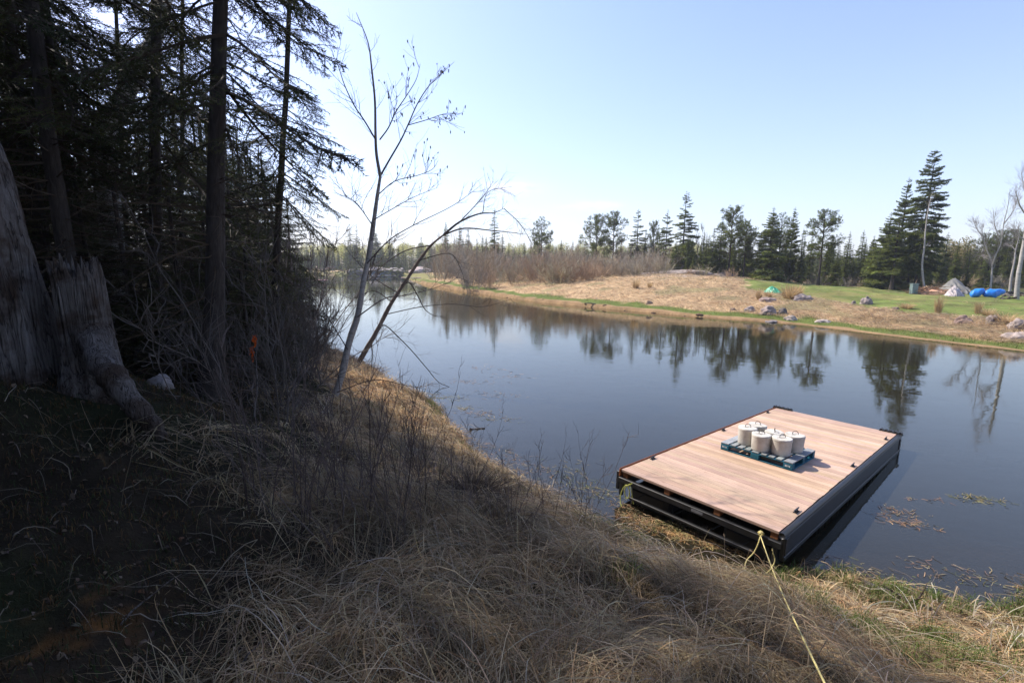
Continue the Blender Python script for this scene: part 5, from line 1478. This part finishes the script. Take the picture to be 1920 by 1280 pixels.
# ropes
def rope(P, r, label, mat, name='mooring_rope', lay=260):
    P = smooth(np.array(P), 8)
    mb = MB(); L = np.concatenate([[0], np.cumsum(np.linalg.norm(np.diff(P, axis=0), axis=1))])
    s = np.linspace(0, L[-1], max(20, int(L[-1] * 60))); Q = np.stack([np.interp(s, L, P[:, i]) for i in range(3)], -1)
    T = unit(np.gradient(Q, axis=0)); A = unit(np.cross(T, [0.01, .02, 1])); B = np.cross(T, A)
    for k in range(3):
        ph = s * lay + k * 2.0944
        tubes(mb, (Q + (A * np.cos(ph)[:, None] + B * np.sin(ph)[:, None]) * r * .5)[None], np.full((1, len(Q)), r * .62), 5)
    return mb
k0 = at_y(1415, 999, 1)
x, y = deck_xy(1415, 999, -.03)
K0 = on_deck(x, -.045, -.11)
E_ = hit(1556, 1300); E_ = EYE + (E_ - EYE) * .80
n = 12; D_ = E_ - K0
P = [K0 + D_ * t + np.array([0, 0, -.06 * math.sin(math.pi * min(t, 1))]) for t in np.linspace(0, 1.25, n)]
mb = rope(P, .0066, '', 'rope')
kn = K0 + np.array([0, -.02, .02]); a = np.linspace(0, 6.28 * 2.5, 40)
mb.merge(rope(np.stack([kn[0] + .028 * np.cos(a), kn[1] + .02 * np.sin(a * 1.3), kn[2] + .03 * np.sin(a)], -1), .009, '', 'rope'))
tail = [kn, kn + [-.05, -.05, -.1], kn + [-.1, -.06, -.22], kn + [-.2, -.1, -.3], kn + [-.28, -.2, -.36]]
mb.merge(rope([np.array(q) for q in tail], .008, '', 'rope'))
k2 = on_deck(x + .16, -.05, -.22); tail = [k2, k2 + [.0, -.03, -.05], k2 + [.02, -.05, -.13], k2 + [-.04, -.09, -.22], k2 + [-.12, -.12, -.27]]
mb.merge(rope([np.array(q) for q in tail], .008, '', 'rope'))
o = mb.build('mooring_rope', M['rope'], None, True); tag(o, 'taut yellow mooring rope running from the dock across the grass', 'rope')
x, y = deck_xy(1180, 905, -.15)
k3 = on_deck(.16, -.05, -.2)
P = [k3 + e1 * .1 + e3 * .06, k3 + e1 * .02, k3 - e1 * .03 - e3 * .08, k3 - e1 * .01 - e3 * .19, k3 + e1 * .05 - e3 * .2, k3 + e1 * .06 - e3 * .08, k3, k3 - e1 * .07 - e3 * .1, k3 - e1 * .08 - e3 * .24 - e2 * .03, k3 - e3 * .36 - e2 * .08, k3 + e1 * .2 - e3 * .4 - e2 * .14]
mb = rope(P, .009, '', 'rope_green')
mb.merge(rope([k3 + e1 * .06 + e3 * .05, k3 + e1 * .1 - e3 * .08, k3 + e1 * .15 - e3 * .26], .008, '', 'rope_green'))
o = mb.build('looped_rope', M['rope_green'], None, True); tag(o, 'yellow-green rope hanging in loops from the near corner of the dock', 'rope')

# orange survey tape on a stem at the forest edge
p = hit(470, 735); base = at_y(470, 690, min(p[1], 9.0))
st = thing('flagged_stem', 'thin stem with knotted orange flagging tape at the forest edge', 'stem', (base[0], base[1], tz(base[0], base[1])))
mb = MB(); zt = at_y(480, 560, base[1])[2] - tz(base[0], base[1]); P = np.array([(-.02, 0, -.1), (0, 0, zt * .35), (.06, .0, zt * .7), (.13, 0, zt)]); tubes(mb, smooth(P)[None], np.linspace(.012, .005, 13)[None], 6, (.1, .075, .06)); mb.build('stem', M['twig'], st)
om = leafy('orange_tape', trans=.45, var=.1)
g = np.random.default_rng(1)
for px, py, l in ((477, 628, .2), (471, 650, .26)):
    mb = MB(); q = at_y(px, py, base[1]) - np.array(st.location); n = 5
    for k in range(3):
        K = 8; t = np.linspace(0, 1, K); P = np.stack([q[0] + .02 * np.sin(t * 9 + k * 2) + (k - 1) * .025 * t, q[1] + .02 * np.cos(t * 7 + k), q[2] - l * t * g.uniform(.6, 1.1)], -1)
        strips(mb, P[None], np.full((1, K), .032), np.array([[.9, .4, .1]]), np.array([[.85, .16, .03]]))
    mb.build('tape', om, st)

# ------------------------------------------------------------------ things on the far lawn
def tarp(label, px, py, wpx, hpx, dm, prof, mat, seed, name='tarp', rot=0.0, ridge=.5, fold=.06, y=None, cat='tarp'):
    """cloth draped over a heap: heights prof along its length, falling to the ground at both sides"""
    p = hit(px, py) if y is None else np.array([*at_y(px, 500, y)[:2], 0]); p[2] = tz(p[0], p[1])
    s = p[1] / F_PX; Wm, Hm = wpx * s, hpx * s
    nx, ny = 64, 36; g = np.random.default_rng(seed)
    u, v = np.meshgrid(np.linspace(0, 1, nx), np.linspace(0, 1, ny))
    h = np.interp(u, np.linspace(0, 1, len(prof)), prof)
    side = np.clip(1 - np.abs((v - ridge) / np.where(v < ridge, ridge, 1 - ridge)), 0, 1) ** .85
    q = np.column_stack([u.ravel() * 7, v.ravel() * 5])
    f = (vnoise(q, 1.3, seed) - .5) + .6 * (vnoise(q, 2.9, seed + 1) - .5) + .5 * np.abs(np.sin(q[:, 0] * 2.3 + 3 * vnoise(q, .8, seed)))- .25
    f = .5 * (vnoise(q, 1.3, seed) - .5) + .55 * np.sin(q[:, 0] * 6.5 + 5 * vnoise(q, .7, seed + 2)) * (1.05 - side.ravel()) + .3 * (vnoise(q, 3.1, seed + 1) - .5)
    Z = h * side * Hm + f.reshape(u.shape) * fold * Hm * (side > .02) - .06
    X = (u - .5) * Wm + (vnoise(q, 1.9, seed + 4).reshape(u.shape) - .5) * .08 * Wm * (1 - side); Y = (v - .5) * dm * (.55 + .45 * np.sqrt(np.clip(h, .05, 1)))
    V = np.stack([X, Y, Z], -1).reshape(-1, 3)
    b = V.copy(); b[:, 2] = np.minimum(V[:, 2] - .03, -.08)
    i = (np.arange(ny - 1)[:, None] * nx + np.arange(nx - 1)[None]).ravel()
    Q = np.stack([i, i + 1, i + nx + 1, i + nx], -1)
    mb = MB(); mb.add(V, Q)
    o = mb.build(name, mat, None, True); o.location = (p[0], p[1] + dm * .4, p[2]); o.rotation_euler = (0, 0, rot)
    sm = o.modifiers.new('thick', 'SOLIDIFY'); sm.thickness = .03
    return tag(o, label, cat)
grey = plain('grey_tarp', (.17, .165, .15), .6, .3, nscale=2, var=.25)
pale = plain('pale_canvas', (.5, .43, .4), .8, .2, nscale=4, var=.3)
blue = plain('blue_tarp', (.02, .2, .62), .4, .4, nscale=3, var=.2)
greent = plain('green_tarp', (.05, .3, .16), .45, .4, nscale=3, var=.2)
tarp('large grey tarp tented over a heap on the lawn', 1808, 552, 58, 30, 3.0, [.02, .3, .62, .9, 1, .8, .35, .05], grey, 3, ridge=.6, fold=.16)
tarp('crumpled pale canvas draped down the front of the grey tarp', 1796, 556, 32, 22, 1.0, [.05, .5, .8, 1, .75, .6, .06], pale, 4, ridge=.6, fold=.22, name='canvas')
tarp('green tarp over a low heap beside the tallest straw tuft', 1459, 545, 28, 15, 1.6, [.1, .6, .85, 1, .8, .7, .4], greent, 5, ridge=.5, fold=.14, y=42)
def bundle(label, px, py, wpx, hpx, pts, seed):
    """tarp-wrapped lump: rings along a bent axis, pts = (x, z, radius) in units of the height"""
    p = hit(px, py); s = p[1] / F_PX; h = hpx * s
    P = smooth(np.array([(a * h, 0, b * h) for a, b, c in pts]), 5); r = np.interp(np.linspace(0, 1, len(P)), np.linspace(0, 1, len(pts)), [c * h for a, b, c in pts])
    g = np.random.default_rng(seed); sd = 20; an = np.arange(sd) / sd * 6.2832
    T = unit(np.gradient(P, axis=0)); A = np.array([0, 1., 0]); B = np.cross(T, A)
    fold = 1 + .09 * np.sin(an[None] * 5 + np.arange(len(P))[:, None] * .5 + seed) + g.normal(0, .035, (len(P), sd))
    V = P[:, None] + (A[None, None] * np.cos(an)[None, :, None] * 1.0 + B[:, None] * np.sin(an)[None, :, None]) * (r[:, None] * fold)[..., None]
    mb = MB(); n = len(P); i = np.arange(n - 1)[:, None] * sd; k = np.arange(sd)[None]; k2 = (k + 1) % sd
    mb.add(V.reshape(-1, 3), np.stack([i + k, i + k2, i + sd + k2, i + sd + k], -1).reshape(-1, 4))
    for e in (0, n - 1):
        c = mb.n; mb.add([P[e]], np.zeros((0, 3), int)); mb.t.append(np.array([[c, e * sd + j, e * sd + (j + 1) % sd] for j in range(sd)]))
    o = mb.build('tarp_bundle', blue, None, True); o.location = (p[0], p[1] + .3, p[2] - .14 * h); return tag(o, label, 'tarp')
bundle('smaller blue tarp bundle beside the grey tarp', 1838, 557, 22, 18, [(-.55, .12, .1), (-.45, .3, .3), (-.2, .5, .42), (.15, .68, .36), (.5, .82, .22), (.62, .8, .05)], 1)
bundle('larger blue tarp bundle with a pointed raised end', 1870, 559, 34, 20, [(-.75, .2, .12), (-.65, .42, .42), (-.3, .52, .46), (.1, .62, .36), (.5, .7, .28), (.8, .74, .18), (.98, .7, .04)], 2)
boulder('dark mossy rock between the two blue tarp bundles', 1852, 548, 12, 16, 977, (.4, .36, .28))
p = hit(1712, 551)
ub = thing('utility_box', 'small grey-green utility box at the lawn edge', 'box', p)
mb = MB(); box(mb, -.26, .26, -.2, .2, -.05, .92, (1, 1, 1), .02); um = plain('box_paint', (.15, .2, .19), .5); mb.build('body', um, ub)
mb = MB(); box(mb, -.3, .3, -.24, .24, .921, .98, (1, 1, 1), .015); mb.build('lid', um, ub)
mb = MB(); box(mb, -.2, .2, -.222, -.203, .1, .8, (1, 1, 1), .006); mb.build('door', um, ub)
# brush pile beside the grey tarp, log pile under the thick birch
def brush(label, px, py, wpx, hpx, seed, n, col, name='brush_pile', y=None):
    p = hit(px, py); s = p[1] / F_PX; w, h = wpx * s, hpx * s; g = np.random.default_rng(seed)
    st = np.column_stack([g.uniform(-.5, .5, n) * w, g.uniform(-.4, .6, n) * w * .4, np.zeros(n)])
    st[:, 2] = h * g.random(n) * np.clip(1 - np.abs(st[:, 0] / w * 2) ** 2, .1, 1)
    d = g.normal(0, 1, (n, 3)); d[:, 2] *= .25; d[:, 0] *= 2
    P = grow(g, st, d, g.uniform(.4, 1.6, n), 5, 0, .12)
    P[..., 2] = np.maximum(P[..., 2], -.02)
    mb = MB(); tubes(mb, P, taper(g.uniform(.02, .06, n), g.uniform(.008, .02, n), n, 5), 5, palette_g(g, n, col, .3))
    hp = rock_mesh(seed, w * .45, w * .22, h * .75, sub=3, tint=(1.2, .7, .42)); mb.merge(hp)
    o = mb.build(name, M['twig'], None); o.location = tuple(p); return tag(o, label, 'wood pile')
brush('rusty brown brush pile behind the white leaning birch', 1742, 551, 58, 13, 11, 260, [(.34, .2, .11), (.26, .16, .1), (.4, .28, .18), (.2, .13, .08)])
for i, (a, b, l) in enumerate((((1880, 556), (1925, 558), 'lowest grey log in the pile under the thick birch'), ((1884, 551), (1928, 551), 'upper pale log in the pile under the thick birch'), ((1876, 561), (1905, 562), 'short brown log lying in front of the log pile'))):
    driftwood(l, a, b, .13, 30 + i, name='log', mat='dead_wood')

# ------------------------------------------------------------------ far shore of the cove
p = at_z(722, 517, 0); y = 141
c0 = at_y(722, 515, y)
bh = thing('boathouse', 'low dark boathouse with a bluish wall and weathered roof across the cove', 'boathouse', (c0[0], y + 2, .15))
wallm = plain('blue_board_wall', (.10, .16, .2), .8, nscale=2, var=.4, sx=(6, 1, 1)); roofm = plain('weathered_roof', (.2, .17, .15), .85, nscale=1.5, var=.3); dark = plain('dark_opening', (.02, .02, .022), .8)
mb = MB(); box(mb, -4.4, 1.6, -1.6, 1.6, -.3, 1.5); mb.build('wall', wallm, bh)
mb = MB(); box(mb, 1.605, 4.6, -1.4, 1.6, -.3, 1.35); mb.build('shed_bay', dark, bh)
mb = MB(); mb.add([(-4.8, -2.1, 1.5), (4.9, -2.1, 1.4), (4.9, 0, 2.3), (-4.8, 0, 2.5), (4.9, 2.1, 1.4), (-4.8, 2.1, 1.5), (-4.8, -2.1, 1.35), (4.9, -2.1, 1.25), (4.9, 2.1, 1.25), (-4.8, 2.1, 1.35)], [(0, 1, 2, 3), (3, 2, 4, 5), (0, 6, 7, 1), (5, 4, 8, 9), (6, 9, 8, 7)]); mb.t.append(np.array([(1, 4, 2), (0, 3, 5)])); mb.q.append(np.array([(1, 7, 8, 4), (0, 5, 9, 6)])); mb.build('roof', roofm, bh)
for xx in (-2.6,): mb = MB(); box(mb, xx, xx + 1.0, -1.64, -1.601, .1, 1.15); mb.build('door', dark, bh)
def small_dock(label, px0, px1, py, col, name='jetty', z=.35, d=None):
    a, b = at_z(px0, py, 0), at_z(px1, py, 0); L = np.linalg.norm(b - a)
    t = thing(name, label, 'jetty', a, (0, 0, math.atan2(b[1] - a[1], b[0] - a[0])))
    m = plain('jetty_boards', col, .8, nscale=3, var=.3)
    mb = MB(); n = int(L / .3)
    for i in range(n): box(mb, i * L / n, (i + .9) * L / n, -.9, .9, z, z + .12)
    mb.build('decking', m, t)
    for xx in np.linspace(.3, L - .3, 4):
        mb = MB(); tubes(mb, np.array([[(xx, -.7, -.8), (xx, -.7, z - .002)]]), np.array([[.09, .09]]), 6); mb.build('post', M['dead_wood'], t)
small_dock('reddish jetty lying low on the water beyond the bushes', 588, 614, 529, (.35, .17, .17))
small_dock('grey jetty running out below the boathouse', 690, 742, 519, (.38, .34, .33), z=.3)
small_dock('pinkish plank walkway on the spit right of the boathouse', 752, 790, 525, (.4, .27, .24), z=.45)
boulder('long pale rubble ledge behind the spit', 790, 500, 46, 11, 981, (1.6, 1.5, 1.45), d=150)
boulder('whitish boulder heap on the far lawn across the cove', 596, 499, 22, 8, 982, (1.5, 1.25, 1.05), d=175)
boulder('brown rubble heap beside the whitish one across the cove', 622, 500, 34, 9, 983, (1.1, .85, .65), d=172)
boulder('dark boulder heap at the waterline left of the boathouse', 668, 508, 34, 12, 984, (.5, .5, .52), d=150)

# ------------------------------------------------------------------ sky, sun, camera
SUN_EL, SUN_AZ = R(47), R(-52)      # azimuth from +Y, negative to the left
w = bpy.data.worlds.new('World'); SC.world = w; w.use_nodes = True
nt = w.node_tree; nt.nodes.clear(); k = NT(nt)
sky = k.n('ShaderNodeTexSky', sky_type='NISHITA', sun_disc=False)
sky.sun_elevation = SUN_EL; sky.sun_rotation = SUN_AZ; sky.altitude = 300; sky.air_density = 1.0; sky.dust_density = 1.2; sky.ozone_density = 3.0
vec = k.n('ShaderNodeTexCoord').outputs['Generated']
def cloud(px, py, rx, ry, seed):
    d = ray(px, py); d = d / np.linalg.norm(d); a = math.atan2(d[0], d[1])
    m = k.n('ShaderNodeVectorRotate', {'Vector': vec, 'Center': (0, 0, 0), 'Axis': (0, 0, 1), 'Angle': a}, rotation_type='AXIS_ANGLE').outputs[0]
    xyz = k.n('ShaderNodeSeparateXYZ', {0: m})
    u = k.math('DIVIDE', xyz.outputs[0], rx); v = k.math('DIVIDE', k.math('SUBTRACT', xyz.outputs[2], d[2]), ry)
    r2 = k.math('ADD', k.math('MULTIPLY', u, u), k.math('MULTIPLY', v, v))
    front = k.math('GREATER_THAN', xyz.outputs[1], 0)
    e = k.math('POWER', 2.718, k.math('MULTIPLY', r2, -1.0))
    n = k.noise(k.n('ShaderNodeMapping', {'Vector': vec, 'Scale': (14, 14, 60), 'Location': (seed, 0, 0)}).outputs[0], 1.5, 5, .6)
    return k.math('MULTIPLY', k.math('MULTIPLY', e, front), k.ramp(n, [(.35, (0,) * 3), (.65, (1,) * 3)]))
cl = k.math('ADD', k.math('MULTIPLY', cloud(955, 353, .055, .011, 1), .55), k.math('MULTIPLY', cloud(1120, 386, .06, .008, 5), .35))
elev = k.n('ShaderNodeSeparateXYZ', {0: vec}).outputs[2]
hz = k.math('MULTIPLY', k.math('POWER', 2.718, k.math('MULTIPLY', k.math('MAXIMUM', elev, 0.0), -4.0)), .62)
c = k.mix(hz, k.mix(1.0, sky.outputs[0], (.88, .825, .93), 'MULTIPLY'), (2.65, 2.85, 3.2))
c = k.mix(cl, c, (5.2, 4.6, 4.4))
bg = k.n('ShaderNodeBackground', {'Color': c, 'Strength': SKY_STRENGTH if 'SKY_STRENGTH' in globals() else .145})
k.n('ShaderNodeOutputWorld', {'Surface': bg.outputs[0]})
sl = bpy.data.lights.new('sun', 'SUN'); sl.energy = 3.6; sl.angle = R(.53); sl.color = (1, .93, .83)
so = link('sun', sl)
sd = Vector((math.sin(SUN_AZ) * math.cos(SUN_EL), math.cos(SUN_AZ) * math.cos(SUN_EL), math.sin(SUN_EL)))
so.rotation_euler = sd.to_track_quat('Z', 'Y').to_euler(); so.location = tuple(sd * 60)
cam = bpy.data.cameras.new('camera'); co = link('camera', cam)
cam.sensor_width = 36; cam.lens = F_PX / 1920 * 36; cam.clip_start = .05; cam.clip_end = 3000
co.matrix_world = Matrix(((RT[0], UP[0], -FW[0], 0), (RT[1], UP[1], -FW[1], 0), (RT[2], UP[2], -FW[2], CZ), (0, 0, 0, 1)))
SC.camera = co
SC.view_settings.view_transform = 'Standard'; SC.view_settings.look = 'None'; SC.view_settings.exposure = 1.1; SC.view_settings.gamma = 1
SC.render.engine = 'CYCLES'
cy = SC.cycles
cy.use_denoising = True; cy.denoiser = 'OPENIMAGEDENOISE'
cy.max_bounces = 6; cy.diffuse_bounces = 3; cy.glossy_bounces = 3; cy.transmission_bounces = 3; cy.transparent_max_bounces = 8
cy.caustics_reflective = False; cy.caustics_refractive = False

# thin spring haze over the pond
hz = MB(); box(hz, -260, 260, -120, 420, -4.0, 34.0)
hm, hnt = newmat('air'); hk = NT(hnt)
pv = hk.n('ShaderNodeVolumePrincipled', {'Color': (.86, .9, 1, 1), 'Density': 0.0005, 'Anisotropy': .3})
hk.n('ShaderNodeOutputMaterial', {'Volume': pv.outputs[0]})
tag(hz.build('haze', hm), kind='stuff')
